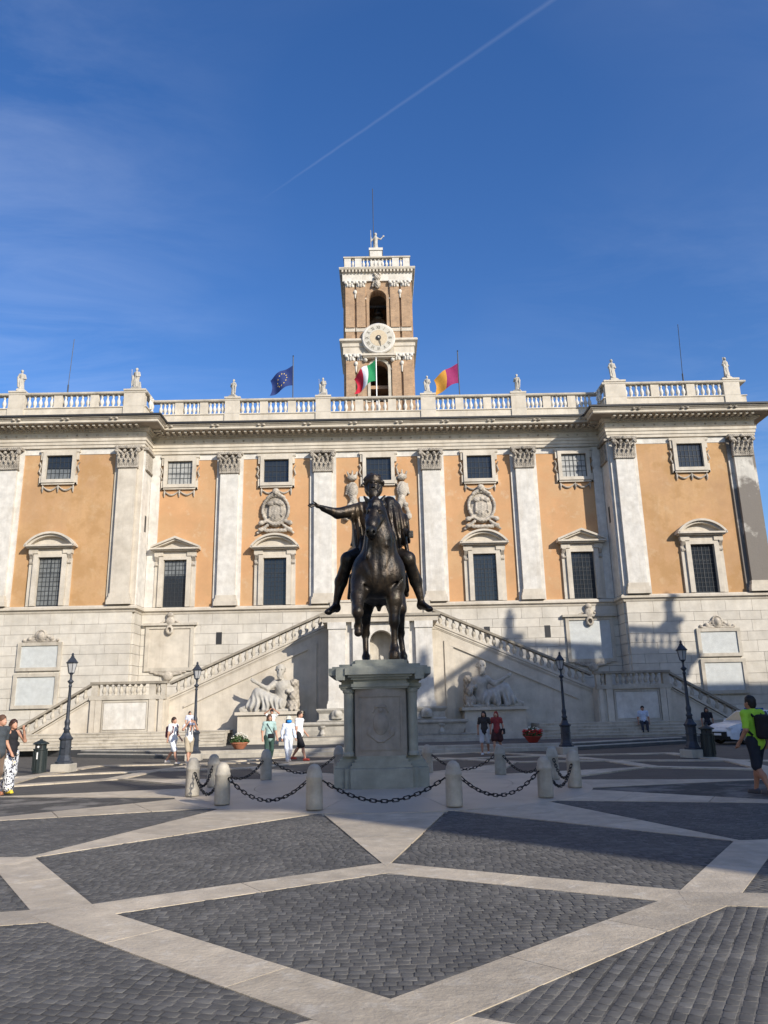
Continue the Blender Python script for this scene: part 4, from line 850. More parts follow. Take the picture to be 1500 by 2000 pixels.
# central block with niche
cb = MB(); arch_wall(cb, -2.75, 2.75, YB, YB+.9, .26, 6.45, .05, 1.25, 2.9, 5.35); ctr = Sx('central_block', cb, MT['trav_white'])
obj('niche_back', MB().box(-.7, .8, YB+.85, YB+1.0, 2.8, 6.1), MT['trav_old'], ctr)
obj('core', MB().box(-2.75, 2.75, YB+1.0, YC-.02, .26, 6.44), MT['trav_old'], ctr)
for x in (-2.3, 2.3, -1.12, 1.16):
    hw = .44 if abs(x) > 2 else .34
    obj('pilaster', MB().box(x-hw, x+hw, YB-.22, YB+.02, 2.35, 6.25).box(x-hw-.05, x+hw+.05, YB-.28, YB+.02, 6.05, 6.40).box(x-hw-.08, x+hw+.08, YB-.32, YB+.02, 1.98, 2.22).box(x-hw-.04, x+hw+.04, YB-.27, YB+.02, 2.22, 2.35), MT['trav_white'], ctr)
obj('entablature', MB().sweep([(0,6.40),(.26,6.40),(.28,6.62),(.38,6.68),(.44,6.80),(0,6.84)], [(-2.8,YF+.4),(-2.8,YB),(2.8,YB),(2.8,YF+.4)]), MT['trav'], ctr)
obj('parapet', MB().box(-2.7, 2.7, YB-.05, YB+.25, 6.84, 7.48).box(-2.76, 2.76, YB-.10, YB+.30, 7.48, 7.60), MT['trav'], ctr)
for x in (-2.5, -1.3, 1.3, 2.5): obj('parapet_pier', MB().box(x-.16, x+.16, YB-.12, YB+.2, 6.84, 7.47), MT['trav_old'], ctr)
# seated goddess in the niche
pr = [el((.05,YB+.45,3.2),(.45,.35,.35)), rc((.05,YB+.5,3.3),(.02,YB+.5,4.0),.26,.24), el((.02,YB+.45,4.5),(.13,.15,.18)), rc((.02,YB+.48,4.1),(.02,YB+.46,4.4),.09), rc((-.2,YB+.45,4.0),(-.5,YB+.3,4.25),.1,.07), rc((-.5,YB+.3,4.25),(-.55,YB+.25,4.7),.07,.05), rc((.25,YB+.45,3.98),(.45,YB+.3,3.55),.1,.07), rc((-.15,YB+.3,3.3),(-.2,YB+.05,3.2),.18,.16), rc((-.2,YB+.05,3.2),(-.22,YB+.05,2.9),.16,.14), rc((.2,YB+.3,3.3),(.25,YB+.05,3.2),.18,.16), rc((.25,YB+.05,3.2),(.28,YB+.05,2.9),.16,.14), rc((.42,YB+.25,2.95),(.40,YB+.25,4.35),.03)]
obj('niche_statue', sdf_mesh('niche_statue', pr, .03, .07, lambda X,Y,Z: .012*np.sin(X*40+Z*8)), MT['marble'], label='pale seated goddess figure in the arched niche behind the horse legs', cat='statue')
# fountain basins
ft = empty('fountain', (0, 40.1, .26), 'tiered pale marble fountain basins at the foot of the central block', 'fountain')
def Fo(n, mb, mat, parent=None): return obj(n, mb, mat, parent or ft, world=parent is None)
Fo('upper_ledge', MB().sweep([(0,1.30),(.10,1.30),(.14,1.36),(.02,1.45),(.02,1.72),(.12,1.84),(.16,1.9),(.16,1.97),(0,1.97)], [(-3.2,YB+.3),(-3.2,YB-.35),(3.2,YB-.35),(3.2,YB+.3)]).box(-3.2, 3.2, YB-.35, YB+.3, .3, 1.97), MT['marble'])
for x in (-2.3, 2.3): Fo('carved_mask', sdf_mesh('carved_mask', [el((x,YB-.5,1.68),(.30,.14,.24)), el((x,YB-.6,1.72),(.13,.12,.16)), rc((x-.22,YB-.5,1.5),(x+.22,YB-.5,1.5),.08)], .025), MT['marble'])
Fo('upper_basin', MB().sweep([(-.4,1.15),(0,.62),(.04,.66),(.12,.90),(.16,1.12),(.26,1.16),(.30,1.22),(.30,1.32),(.05,1.32),(0,1.15)], [(-4.05,YB),(-4.05,40.25),(4.05,40.25),(4.05,YB)]).box(-4.05, 4.05, 40.25, YB, .62, 1.12), MT['marble'])
Fo('water', MB().box(-4.05, 4.05, 40.25, YB-.36, 1.12, 1.22), plain('basin_water', (.03,.05,.045), .08, 0, .5, bump=.1, bscale=6))
for x in (-3.0, 3.0, -1.0, 1.0): Fo('basin_baluster', MB().lathe([(.16,.5),(.16,.56),(.09,.62),(.15,.74),(.08,.9),(.07,.96),(.15,1.06),(.16,1.14)], 10, (x, 40.08, 0)), MT['marble'])
Fo('lower_basin', MB().sweep([(0,.26),(.1,.26),(.1,.36),(.04,.40),(.06,.58),(.12,.62),(0,.64)], [(-4.6,YB),(-4.6,39.85),(4.6,39.85),(4.6,YB)]).box(-4.6, 4.6, 39.85, YB-.36, .26, .63), MT['marble'])
Fo('basin_kerb', MB().box(-5.1, 5.1, 39.4, 39.8, .26, .42), MT['kerb'])
# reclining river figures on their plinths
def river(s, lab):
    xc = s*5.98; r_ = empty('river_god_statue', (xc, 42.5, .26), lab, 'statue')
    obj('plinth', MB().box(xc-1.72, xc+1.72, 41.75, 43.3, .26, .62).box(xc-1.62, xc+1.62, 41.85, 43.3, .62, 1.74).box(xc-1.76, xc+1.76, 41.72, 43.3, 1.74, 1.90), MT['trav'], r_, True)
    X = lambda u: xc-s*u                      # u grows towards the axis of the stair
    y = 42.4; bz = 1.9
    pr = [bxp((X(0),y+.05,bz+.06),(1.55,.5,.07),.03), el((X(.55),y+.05,bz+.42),(.50,.42,.40)), rc((X(.62),y+.05,bz+.55),(X(.70),y,bz+1.25),.40,.42), el((X(.68),y-.12,bz+1.3),(.44,.30,.34)),
          rc((X(.62),y-.05,bz+1.5),(X(.58),y-.1,bz+1.85),.16,.13), el((X(.55),y-.12,bz+2.12),(.21,.24,.27)), el((X(.55),y-.05,bz+2.24),(.26,.27,.22)), el((X(.54),y-.32,bz+1.88),(.15,.13,.20)), rc((X(.54),y-.34,bz+2.12),(X(.53),y-.40,bz+2.03),.04,.05),
          rc((X(.30),y-.12,bz+1.48),(X(-.10),y-.30,bz+1.18),.19,.14), rc((X(-.10),y-.30,bz+1.18),(X(-.70),y-.42,bz+1.52),.13,.085), el((X(-.82),y-.44,bz+1.60),(.11,.08,.10)), rc((X(-.84),y-.44,bz+1.62),(X(-.95),y-.44,bz+1.78),.045,.03), rc((X(-.84),y-.44,bz+1.58),(X(-1.0),y-.46,bz+1.66),.045,.03),
          rc((X(1.02),y,bz+1.42),(X(1.22),y-.20,bz+.90),.20,.15), rc((X(1.22),y-.2,bz+.9),(X(.98),y-.42,bz+1.05),.13,.09),
          rc((X(.40),y-.15,bz+.48),(X(-.62),y-.32,bz+1.02),.34,.24), rc((X(-.62),y-.32,bz+1.02),(X(-1.15),y-.35,bz+.30),.23,.13), rc((X(-1.15),y-.35,bz+.28),(X(-1.52),y-.40,bz+.16),.10,.08),
          rc((X(.30),y+.10,bz+.36),(X(-.85),y+.0,bz+.45),.32,.22), rc((X(-.85),y,bz+.45),(X(-1.35),y-.1,bz+.2),.2,.1)]
    for q in range(30):
        a_ = random.uniform(0, 2*pi); b_ = random.uniform(-.5, 1.4); dx, dy, dz = cos(a_)*cos(b_), sin(a_)*cos(b_), sin(b_)
        if dy < -.45 and dz < .5: continue
        pr.append(el((X(.55)+.25*dx, y-.06+.26*dy, bz+2.17+.25*dz), (.065,.065,.065), k=.03))
    for q in range(12): pr.append(el((X(.54)+random.uniform(-.12,.12), y-.36+random.uniform(-.02,.06), bz+1.85+random.uniform(-.16,.10)), (.05,.05,.07), k=.02))
    pr += [el((X(.62),y-.30,bz+2.15),(.05,.05,.03),k=.02,sub=True), el((X(.46),y-.30,bz+2.15),(.05,.05,.03),k=.02,sub=True)]
    body = sdf_mesh('body', pr, .028, .08, lambda A,B_,C_: .006*np.sin(A*33)*np.sin(C_*27))
    obj('body', body, MT['marble' if s > 0 else 'marble'], r_, True)
    dr = [rc((X(.45),y-.18,bz+.42),(X(-.60),y-.34,bz+.92),.37,.30), rc((X(-.60),y-.34,bz+.95),(X(-.95),y-.36,bz+.30),.29,.26), rc((X(-.1),y-.38,bz+.5),(X(-.2),y-.50,bz+.12),.30,.16), rc((X(.4),y-.3,bz+.4),(X(.35),y-.45,bz+.1),.25,.14), rc((X(-.6),y-.4,bz+.6),(X(-.65),y-.52,bz+.1),.24,.14)]
    obj('drapery', sdf_mesh('drapery', dr, .024, .08, lambda A,B_,C_: .042*np.sin(A*24+1.6*np.sin(C_*5+A*3))*np.clip((2.9-C_)/.6, .2, 1)), MT['marble_grey'], r_, True)
    sp = [el((X(1.25),y-.1,bz+.35),(.36,.42,.36)), el((X(1.28),y-.38,bz+.80),(.20,.2,.25)), rc((X(1.2),y-.3,bz+.5),(X(1.2),y-.5,bz+.08),.14,.1), rc((X(1.42),y-.3,bz+.5),(X(1.42),y-.5,bz+.08),.14,.1), rc((X(1.32),y,bz+.6),(X(1.35),y,bz+1.35),.26,.18), el((X(1.3),y-.05,bz+1.45),(.26,.24,.24))]
    obj('support_figure', sdf_mesh('support_figure', sp, .03, .07, lambda A,B_,C_: .02*np.sin(A*30)*np.sin(C_*22)), MT['carved'], r_, True)
river(-1, 'sunlit reclining marble figure with outstretched arm below the left stair'); river(1, 'shaded reclining marble figure below the right stair')
# ------------------------------------------------------------------ pedestal and bronze rider
ped = empty('statue_pedestal', (0, CY, .09), 'tall green-grey marble pedestal with stepped corners under the bronze horse', 'pedestal')
PX, PF = -.04, 1.28                          # axis, distance of the front plane from the centre
def Pd(n, mb, mat, parent=None, smooth=False): return obj(n, mb, mat, parent or ped, world=parent is None, smooth=smooth)
def cross_plan(w, d, cw, cd):                # front/back face half width w at depth d, corner piers at half width cw and depth cd
    p = [(-w,-d),(w,-d),(w,-cd),(cw,-cd),(cw,cd),(w,cd),(w,d),(-w,d),(-w,cd),(-cw,cd),(-cw,-cd),(-w,-cd)]
    return [(PX+x, CY+y) for x, y in p]
def pl_ring(w, d, cw, cd): return cross_plan(w, d, cw, cd)
Pd('plinth', MB().xy(cross_plan(.66, 1.36, 1.02, 1.12), .05, .51, .02), MT['ped'])
Pd('plinth_corner', MB().xy([(PX-.78,CY-1.24),(PX+.78,CY-1.24),(PX+.78,CY+1.24),(PX-.78,CY+1.24)], .05, .515), MT['ped'])
bm_ = MB()
for (o, za, zb) in ((.0,.515,.57), (-.035,.57,.63), (-.09,.63,.69), (-.13,.69,.75)): bm_.xy(cross_plan(.66+o, 1.33+o, 1.0+o, 1.09+o), za, zb)
Pd('base_moulding', bm_, MT['ped'])
# die: bowed front and back faces, flat sides and round-edged corner strips
def bowed(w, d, bow, cw, cd, n=10):
    fr_ = [(-w+2*w*i/n, -d-bow*(1-((2*i/n)-1)**2)) for i in range(n+1)]
    p = [(-cw,-cd),(-w,-cd)]+fr_+[(w,-cd),(cw,-cd),(cw,cd),(w,cd)]+[(-x,-y) for x, y in fr_]+[(-w,cd),(-cw,cd)]
    return [(PX+x, CY+y) for x, y in p]
Pd('die', MB().xy(bowed(.56, 1.08, .13, .80, .92, 14), .75, 2.16), MT['ped_die'])
for sy in (-1, 1):
    for sx in (-1, 1): Pd('corner_pier', MB().lathe([(.13,.75),(.13,.80),(.105,.84),(.105,2.06),(.13,2.10),(.13,2.16)], 14, (PX+sx*.70, CY+sy*1.0, 0)), MT['ped'])
    y = CY+sy*1.205
    fm = MB(); n = 10; by = lambda x: CY+sy*(1.08+.13*(1-(x/.56)**2)-.008)
    for xa, xb, za, zb in ((-.46,.46,1.99,2.02), (-.46,.46,.87,.90)):
        for i in range(n):
            a = xa+(xb-xa)*i/n; b = xa+(xb-xa)*(i+1)/n; fm.add([(PX+a,by(a)+sy*.03,za),(PX+b,by(b)+sy*.03,za),(PX+b,by(b)+sy*.03,zb),(PX+a,by(a)+sy*.03,zb),(PX+a,by(a)-sy*.05,za),(PX+b,by(b)-sy*.05,za),(PX+b,by(b)-sy*.05,zb),(PX+a,by(a)-sy*.05,zb)], [(0,1,2,3),(7,6,5,4),(0,4,5,1),(1,5,6,2),(2,6,7,3),(3,7,4,0)])
    for xa, xb in ((-.46,-.43), (.43,.46)): fm.box(PX+xa, PX+xb, min(by(xa)+sy*.03, by(xa)-sy*.05), max(by(xa)+sy*.03, by(xa)-sy*.05), .91, 1.98)
    Pd('panel_frame', fm, MT['ped_die'])
fy = CY-1.20
pr = [el((PX,fy,1.42),(.17,.045,.25)), el((PX,fy-.02,1.42),(.11,.04,.17)), rc((PX-.2,fy+.01,1.15),(PX-.06,fy,1.05),.028), rc((PX+.2,fy+.01,1.15),(PX+.06,fy,1.05),.028), rc((PX-.06,fy,1.05),(PX+.06,fy,1.05),.03), el((PX-.24,fy+.02,1.25),(.07,.035,.10)), el((PX+.24,fy+.02,1.25),(.07,.035,.10)), rc((PX-.1,fy,1.78),(PX+.1,fy,1.78),.03), el((PX,fy,1.70),(.06,.04,.05)), rc((PX-.1,fy,1.78),(PX-.16,fy,1.66),.02), rc((PX+.1,fy,1.78),(PX+.16,fy,1.66),.02)]
Pd('carved_arms', sdf_mesh('carved_arms', pr, .014, .025), MT['ped_die'])
cm_ = MB()
for (w, d, cw, cd, za, zb) in ((.60,1.22,.88,1.02,2.16,2.20), (.63,1.25,.91,1.05,2.20,2.27), (.585,1.2,.86,1.0,2.27,2.36), (.64,1.28,.92,1.07,2.36,2.41), (.70,1.35,1.0,1.15,2.41,2.46), (.76,1.42,1.12,1.26,2.46,2.61), (.72,1.38,1.05,1.2,2.61,2.645)): cm_.xy(cross_plan(w, d, cw, cd), za, zb)
Pd('cornice', cm_, MT['ped'])
for sx in (-1, 1):
    for sy in (-1, 1): Pd('cornice_corner', MB().xy([(PX+sx*a_-.10, CY+sy*b_-.10) if q == 0 else (PX+sx*a_+.10, CY+sy*b_-.10) if q == 1 else (PX+sx*a_+.10, CY+sy*b_+.10) if q == 2 else (PX+sx*a_-.10, CY+sy*b_+.10) for q, (a_, b_) in enumerate([(.86,1.27)]*4)], 2.35, 2.618, .01), MT['ped'])
Pd('top_slab', MB().xy(cross_plan(.60, 1.28, .90, 1.08), 2.645, 2.70).xy(cross_plan(.54, 1.22, .62, 1.0), 2.70, 2.785), MT['ped'])
# bronze horse and rider: one casting
BZ = 2.785
st_ = empty('equestrian_statue', (0, CY, BZ), 'dark bronze rider with outstretched arm on a horse lifting one foreleg', 'statue')
hx = [rc((-.03,17.85,4.82),(-.03,19.25,4.86),.60,.58), el((-.03,17.62,4.80),(.60,.50,.60)), el((-.38,17.62,4.70),(.27,.36,.52)), el((.33,17.62,4.70),(.27,.36,.52)), el((-.34,19.35,4.80),(.34,.5,.55)), el((.30,19.35,4.80),(.34,.5,.55)), el((-.03,18.5,4.55),(.52,.8,.40)),
      rc((.0,17.62,5.05),(.02,17.45,5.55),.47,.36), rc((.02,17.45,5.55),(-.03,17.33,6.12),.34,.235), rc((.0,17.80,5.4),(-.02,17.56,6.18),.22,.13),
      rc((-.06,17.28,6.22),(-.15,16.98,5.80),.205,.155), rc((-.15,16.98,5.80),(-.18,16.84,5.60),.14,.115), el((-.10,17.22,6.03),(.175,.20,.25)), el((-.18,16.80,5.57),(.115,.12,.115)), el((-.17,16.92,5.50),(.075,.10,.09)), el((-.06,17.22,6.36),(.15,.14,.13)),
      rc((-.21,17.30,6.40),(-.33,17.28,6.55),.075,.025,k=.04), rc((.07,17.30,6.42),(.16,17.28,6.56),.075,.025,k=.04), rc((-.06,17.2,6.45),(-.13,17.06,6.28),.075,.03,k=.03), rc((-.02,17.5,6.38),(-.1,17.35,6.52),.07,.05,k=.03),
      rc((-.25,17.16,6.20),(-.22,17.03,6.15),.05,.035,k=.02), rc((.05,17.14,6.20),(0.01,17.02,6.15),.05,.035,k=.02), el((-.25,17.06,6.09),(.05,.05,.035),k=.02,sub=True), el((.04,17.05,6.09),(.05,.05,.035),k=.02,sub=True), el((-.24,17.075,6.09),(.035,.035,.028),k=.01), el((.03,17.065,6.09),(.035,.035,.028),k=.01), rc((-.29,17.1,5.98),(-.235,16.93,5.72),.035,.03,k=.03), rc((.09,17.1,5.98),(-.06,16.93,5.72),.035,.03,k=.03), rc((-.08,17.08,6.2),(-.16,16.86,5.74),.06,.045,k=.04), el((-.24,16.74,5.56),(.028,.05,.035),k=.02,sub=True), el((-.12,16.74,5.56),(.028,.05,.035),k=.02,sub=True), rc((-.26,16.80,5.47),(-.09,16.80,5.47),.012,k=.015,sub=True),
      # raised foreleg
      rc((-.43,17.50,4.55),(-.50,17.22,4.18),.25,.165), rc((-.50,17.22,4.18),(-.50,16.93,3.82),.16,.105), el((-.50,16.90,3.80),(.115,.12,.13)), rc((-.50,16.93,3.76),(-.50,17.20,3.55),.085,.07), el((-.50,17.21,3.53),(.085,.085,.08)), rc((-.50,17.20,3.50),(-.50,17.16,3.38),.07,.095),
      # standing foreleg
      rc((.34,17.58,4.5),(.33,17.50,4.15),.25,.18), rc((.33,17.50,4.15),(.31,17.47,3.68),.17,.115), el((.31,17.45,3.64),(.115,.12,.13)), rc((.31,17.48,3.6),(.30,17.48,3.06),.082,.075), el((.30,17.48,3.05),(.095,.095,.09)), rc((.30,17.45,3.0),(.29,17.38,2.90),.08,.11), rc((.29,17.37,2.90),(.29,17.36,2.83),.12,.13),
      # hind legs: stifle forward, hock backward
      rc((-.33,19.35,4.55),(-.39,19.12,4.20),.33,.22), rc((-.39,19.12,4.20),(-.39,19.62,3.64),.19,.105), el((-.39,19.66,3.62),(.10,.12,.12)), rc((-.39,19.64,3.6),(-.38,19.50,3.02),.08,.07), el((-.38,19.48,3.02),(.09,.09,.08)), rc((-.38,19.45,2.97),(-.37,19.37,2.85),.08,.12),
      rc((.33,19.4,4.55),(.44,19.20,4.18),.33,.22), rc((.44,19.20,4.18),(.50,19.78,3.64),.19,.105), el((.50,19.82,3.62),(.10,.12,.12)), rc((.50,19.80,3.6),(.56,19.62,3.02),.08,.07), el((.56,19.6,3.02),(.09,.09,.08)), rc((.56,19.57,2.97),(.57,19.49,2.85),.08,.12),
      rc((0,19.75,5.0),(.2,20.1,4.6),.12,.14), rc((.2,20.1,4.6),(.36,20.1,3.9),.14,.05), rc((-.03,18.55,4.25),(-.03,18.45,4.05),.10,.05),
      rc((-.04,17.08,5.25),(-.03,17.10,4.45),.045,.035,k=.09,sub=True), rc((-.40,17.20,5.15),(-.20,17.10,4.72),.035,k=.08,sub=True), rc((.34,17.20,5.15),(.14,17.10,4.72),.035,k=.08,sub=True), rc((-.30,17.25,5.75),(-.34,17.22,5.2),.03,k=.08,sub=True), rc((.33,17.25,5.75),(.36,17.22,5.2),.03,k=.08,sub=True), rc((-.52,17.38,4.6),(-.26,17.22,4.35),.035,k=.07,sub=True), rc((.46,17.4,4.6),(.20,17.25,4.35),.035,k=.07,sub=True), rc((.10,17.28,5.95),(.16,17.16,5.35),.05,.04,k=.06), rc((-.20,17.24,5.5),(-.28,17.18,5.1),.05,.04,k=.06)]
for i in range(11):
    t = i/10; hx.append(el((.02+.09*(-1)**i, 17.86-.30*t, 5.45+.95*t), (.09,.10,.12), k=.03))
obj('horse', sdf_mesh('horse', hx, .024, .075), MT['bronze'], st_, True)
rd_ = [rc((-.03,18.5,5.45),(-.06,18.48,6.0),.36,.34), el((-.06,18.45,6.28),(.46,.30,.40)), rc((-.45,18.45,6.50),(.30,18.45,6.56),.17,.17), rc((-.09,18.42,6.60),(-.11,18.40,6.90),.13,.115),
      el((-.11,18.40,7.12),(.165,.20,.25)), el((-.11,18.30,7.02),(.125,.11,.15)), rc((-.11,18.20,7.14),(-.11,18.155,7.05),.028,.036,k=.02), el((-.11,18.215,7.20),(.11,.03,.025),k=.03), el((-.17,18.20,7.155),(.035,.03,.02),k=.015,sub=True), el((-.05,18.20,7.155),(.035,.03,.02),k=.015,sub=True), rc((-.16,18.20,6.975),(-.06,18.20,6.975),.012,k=.012,sub=True), el((-.285,18.42,7.10),(.03,.05,.06)), el((.065,18.42,7.10),(.03,.05,.06)),
      # right arm stretched out
      rc((-.48,18.45,6.54),(-1.0,18.22,6.40),.185,.13), rc((-1.0,18.22,6.40),(-1.34,17.98,6.47),.125,.075), el((-1.43,17.91,6.50),(.095,.055,.045)),
      # legs
      rc((-.30,18.5,5.42),(-.74,18.02,5.22),.26,.18), el((-.76,18.0,5.18),(.155,.16,.17)), rc((-.76,18.02,5.14),(-.93,18.28,4.72),.145,.15), rc((-.93,18.28,4.72),(-1.05,18.30,4.20),.145,.075), rc((-1.05,18.34,4.12),(-1.20,17.98,3.97),.10,.075), el((-1.04,18.38,4.08),(.085,.09,.085)), el((-1.22,17.95,3.95),(.09,.09,.05)),
      rc((.25,18.5,5.42),(.68,18.02,5.20),.26,.18), el((.70,18.0,5.16),(.155,.16,.17)), rc((.70,18.02,5.12),(.87,18.28,4.70),.145,.15), rc((.87,18.28,4.70),(.98,18.30,4.22),.145,.075), rc((.98,18.34,4.14),(1.13,17.98,3.99),.10,.075), el((.97,18.38,4.10),(.085,.09,.085)), el((1.15,17.95,3.97),(.09,.09,.05)),
      # bridle hand
      rc((.50,18.38,6.1),(.70,18.0,5.80),.10,.07), el((.74,17.90,5.76),(.085,.09,.075))]
hd0 = np.array((-1.47,17.88,6.52))           # fingers of the outstretched hand, relaxed and slightly spread
for a, b, c, r_ in (((-.14,-.03,.045),(-.20,-.05,.02),0,.021), ((-.15,-.04,.015),(-.22,-.07,-.02),0,.021), ((-.14,-.05,-.015),(-.20,-.08,-.05),0,.020), ((-.12,-.05,-.04),(-.16,-.08,-.08),0,.018), ((-.04,-.07,.05),(-.09,-.13,.07),0,.022)):
    rd_ += [rc(hd0+np.array((.02,0,0)), hd0+np.array(a)*.8, r_*1.2, r_, k=.015), rc(hd0+np.array(a)*.8, hd0+np.array(b), r_, r_*.8, k=.012)]
for i in range(4):                           # fingers closed on the missing reins
    z_ = 5.82-i*.045; rd_ += [rc((.80,17.88,z_),(.80,17.80,z_-.01),.024,k=.012), rc((.80,17.80,z_-.01),(.71,17.79,z_-.02),.023,k=.012)]
rd_ += [rc((.70,17.88,5.83),(.72,17.79,5.85),.026,k=.012)]
rider = obj('rider', sdf_mesh('rider', rd_, .021, .06), MT['bronze'], st_, True)
hr = [el((-.11,18.46,7.27),(.235,.24,.20)), el((-.11,18.50,7.10),(.23,.20,.25)), el((-.11,18.26,6.88),(.13,.10,.15)), rc((-.21,18.30,6.98),(-.28,18.38,7.1),.06), rc((-.01,18.30,6.98),(.06,18.38,7.1),.06), rc((-.18,18.20,7.0),(-.04,18.20,7.0),.03)]
for i in range(46):
    a = random.uniform(0, 2*pi); b = random.uniform(-.25, 1.45); x, y, z_ = cos(a)*cos(b), sin(a)*cos(b), sin(b)
    if y < -.55 and z_ < .45: continue
    hr.append(el((-.11+.235*x, 18.47+.235*y, 7.23+.22*z_), (.05,.05,.05), k=.012))
for i in range(14): hr.append(el((-.11+random.uniform(-.1,.1), 18.2+random.uniform(-.01,.04), 6.88+random.uniform(-.09,.08)), (.034,.034,.045), k=.015))
obj('hair_and_beard', sdf_mesh('hair_and_beard', hr, .017, .03), MT['bronze'], rider)
fold = lambda X,Y,Z: .022*np.sin(X*44+2.2*np.sin(Z*2.1+X*2)+Z*3.5)*np.clip((7.0-Z)*1.2, .3, 1)+.010*np.sin(X*23-Z*8+Y*9)
ck_ = [rc((.26,18.45,6.62),(.45,18.40,6.10),.25,.33), rc((.45,18.40,6.10),(.58,18.30,5.72),.28,.17), rc((.30,18.62,6.5),(.20,18.85,5.4),.28,.34), rc((-.46,18.52,6.46),(-.36,18.62,5.5),.22,.33), rc((-.40,18.42,6.55),(-.62,18.40,6.42),.20,.17), rc((-.05,18.62,6.45),(-.05,18.9,5.4),.38,.42), rc((.40,18.30,5.9),(.30,18.22,5.50),.22,.20), rc((.62,18.12,5.78),(.68,18.12,5.38),.10,.06), rc((-.28,18.35,5.55),(-.42,18.2,5.32),.26,.2), rc((.22,18.35,5.55),(.38,18.2,5.32),.26,.2), rc((-.2,18.32,6.45),(.3,18.28,6.3),.17,.17)]
obj('cloak', sdf_mesh('cloak', ck_, .022, .09, fold), MT['bronze'], st_, True)
sc_ = [el((-.03,18.55,5.02),(.645,.46,.46)), rc((-.64,18.5,4.86),(-.70,18.5,4.52),.10,.07), rc((-.66,18.75,4.86),(-.72,18.78,4.44),.10,.05), rc((.58,18.5,4.86),(.64,18.5,4.52),.10,.07), rc((.60,18.75,4.86),(.66,18.78,4.44),.10,.05), rc((-.70,18.65,4.6),(-.76,18.68,4.38),.07,.04)]
obj('saddle_cloth', sdf_mesh('saddle_cloth', sc_, .024, .05, lambda X,Y,Z: .01*np.sin(Y*40)), MT['bronze'], st_, True)
# ------------------------------------------------------------------ bollards and chains
RBo = 4.2
bo_m = MB().lathe([(.145,0),(.15,.03),(.148,.25),(.14,.52),(.150,.54),(.150,.575),(.138,.59),(.13,.66),(.105,.73),(.06,.775),(.01,.79)], 16).mesh('bollard', True); bo_m.materials.append(MT['bollard'])
bnames = {0: 'sunlit stone bollard at the front left of the statue ring', 11: 'stone bollard at the front right of the statue ring'}
bp_ = []
blab = {0:'left of the two front stone bollards of the chained ring', 11:'right of the two front stone bollards of the chained ring', 1:'stone bollard second from the front on the left of the chained ring', 10:'stone bollard second from the front on the right of the chained ring', 2:'leftmost stone bollard of the chained ring', 9:'rightmost stone bollard of the chained ring', 3:'stone bollard on the left hidden behind a nearer bollard of the chained ring', 8:'stone bollard on the right hidden behind a nearer bollard of the chained ring', 4:'far left stone bollard of the chained ring, beyond the pedestal', 7:'far right stone bollard of the chained ring, beyond the pedestal', 5:'stone bollard straight behind the pedestal, left one', 6:'stone bollard straight behind the pedestal, right one'}
for i in range(12):
    th = radians((17,47,75.5,104.5,133,163,197,227,255.5,284.5,313,343)[i]); x, y = -RBo*sin(th), CY-.12-RBo*cos(th); bp_.append((x, y))
    obj('bollard', bo_m, None, loc=(x, y, .03), rot=(0,0,i*1.1), scale=(1,1,random.uniform(.94,1.0)), label=blab[i], cat='bollard', group='bollards around the statue')
lk = MB(); lp = [(.058*(1 if c >= 0 else -1)*0+ (.038*(1 if cos(a) > 0 else -1))+.028*cos(a), .028*sin(a), 0) for a in np.linspace(0, 2*pi, 12, endpoint=False) for c in (1,)]
lk.tube(lp, .0095, 6, closed=True); lkm = lk.mesh('link', True); lkm.materials.append(MT['iron'])
for i in range(12):
    a = Vector((*bp_[i], .50)); b = Vector((*bp_[(i+1) % 12], .50)); d = (b-a).normalized(); a = a+d*.16; b = b-d*.16
    c_ = empty('chain', a.lerp(b, .5), 'sagging iron chain of the statue ring, between %s' % {0:'the two front left bollards', 11:'the two front bollards', 10:'the two front right bollards', 1:'the second and third bollard on the left', 9:'the second and third bollard on the right', 2:'the leftmost bollards', 8:'the rightmost bollards', 3:'the two far left bollards', 7:'the two far right bollards', 4:'the far left and rear bollards', 6:'the far right and rear bollards', 5:'the two rear bollards'}[i], 'chain', 'chains around the statue')
    Ln = (b-a).length; sag = .36
    P_ = [a.lerp(b, t)+Vector((0,0,-sag*(1-(2*t-1)**2))) for t in np.linspace(0, 1, 60)]
    cum = np.concatenate([[0], np.cumsum([(P_[k+1]-P_[k]).length for k in range(59)])]); nl = int(cum[-1]/.098)
    for k in range(nl):
        s_ = cum[-1]*(k+.5)/nl; j = min(int(np.searchsorted(cum, s_))-1, 58); f = (s_-cum[j])/(cum[j+1]-cum[j]); p = P_[j].lerp(P_[j+1], f); t_ = (P_[j+1]-P_[j]).normalized()
        q = t_.to_track_quat('X', 'Z') @ Matrix.Rotation((k % 2)*pi/2+.3, 4, 'X').to_quaternion()
        o = obj('link', lkm, None, c_, loc=p-c_.location); o.rotation_mode = 'QUATERNION'; o.rotation_quaternion = q
    for e_, dd in ((a, -1), (b, 1)):
        obj('eye_bolt', MB().tube([e_+d*dd*.14, e_+d*dd*.0], .014, 6), MT['iron'], c_, True)
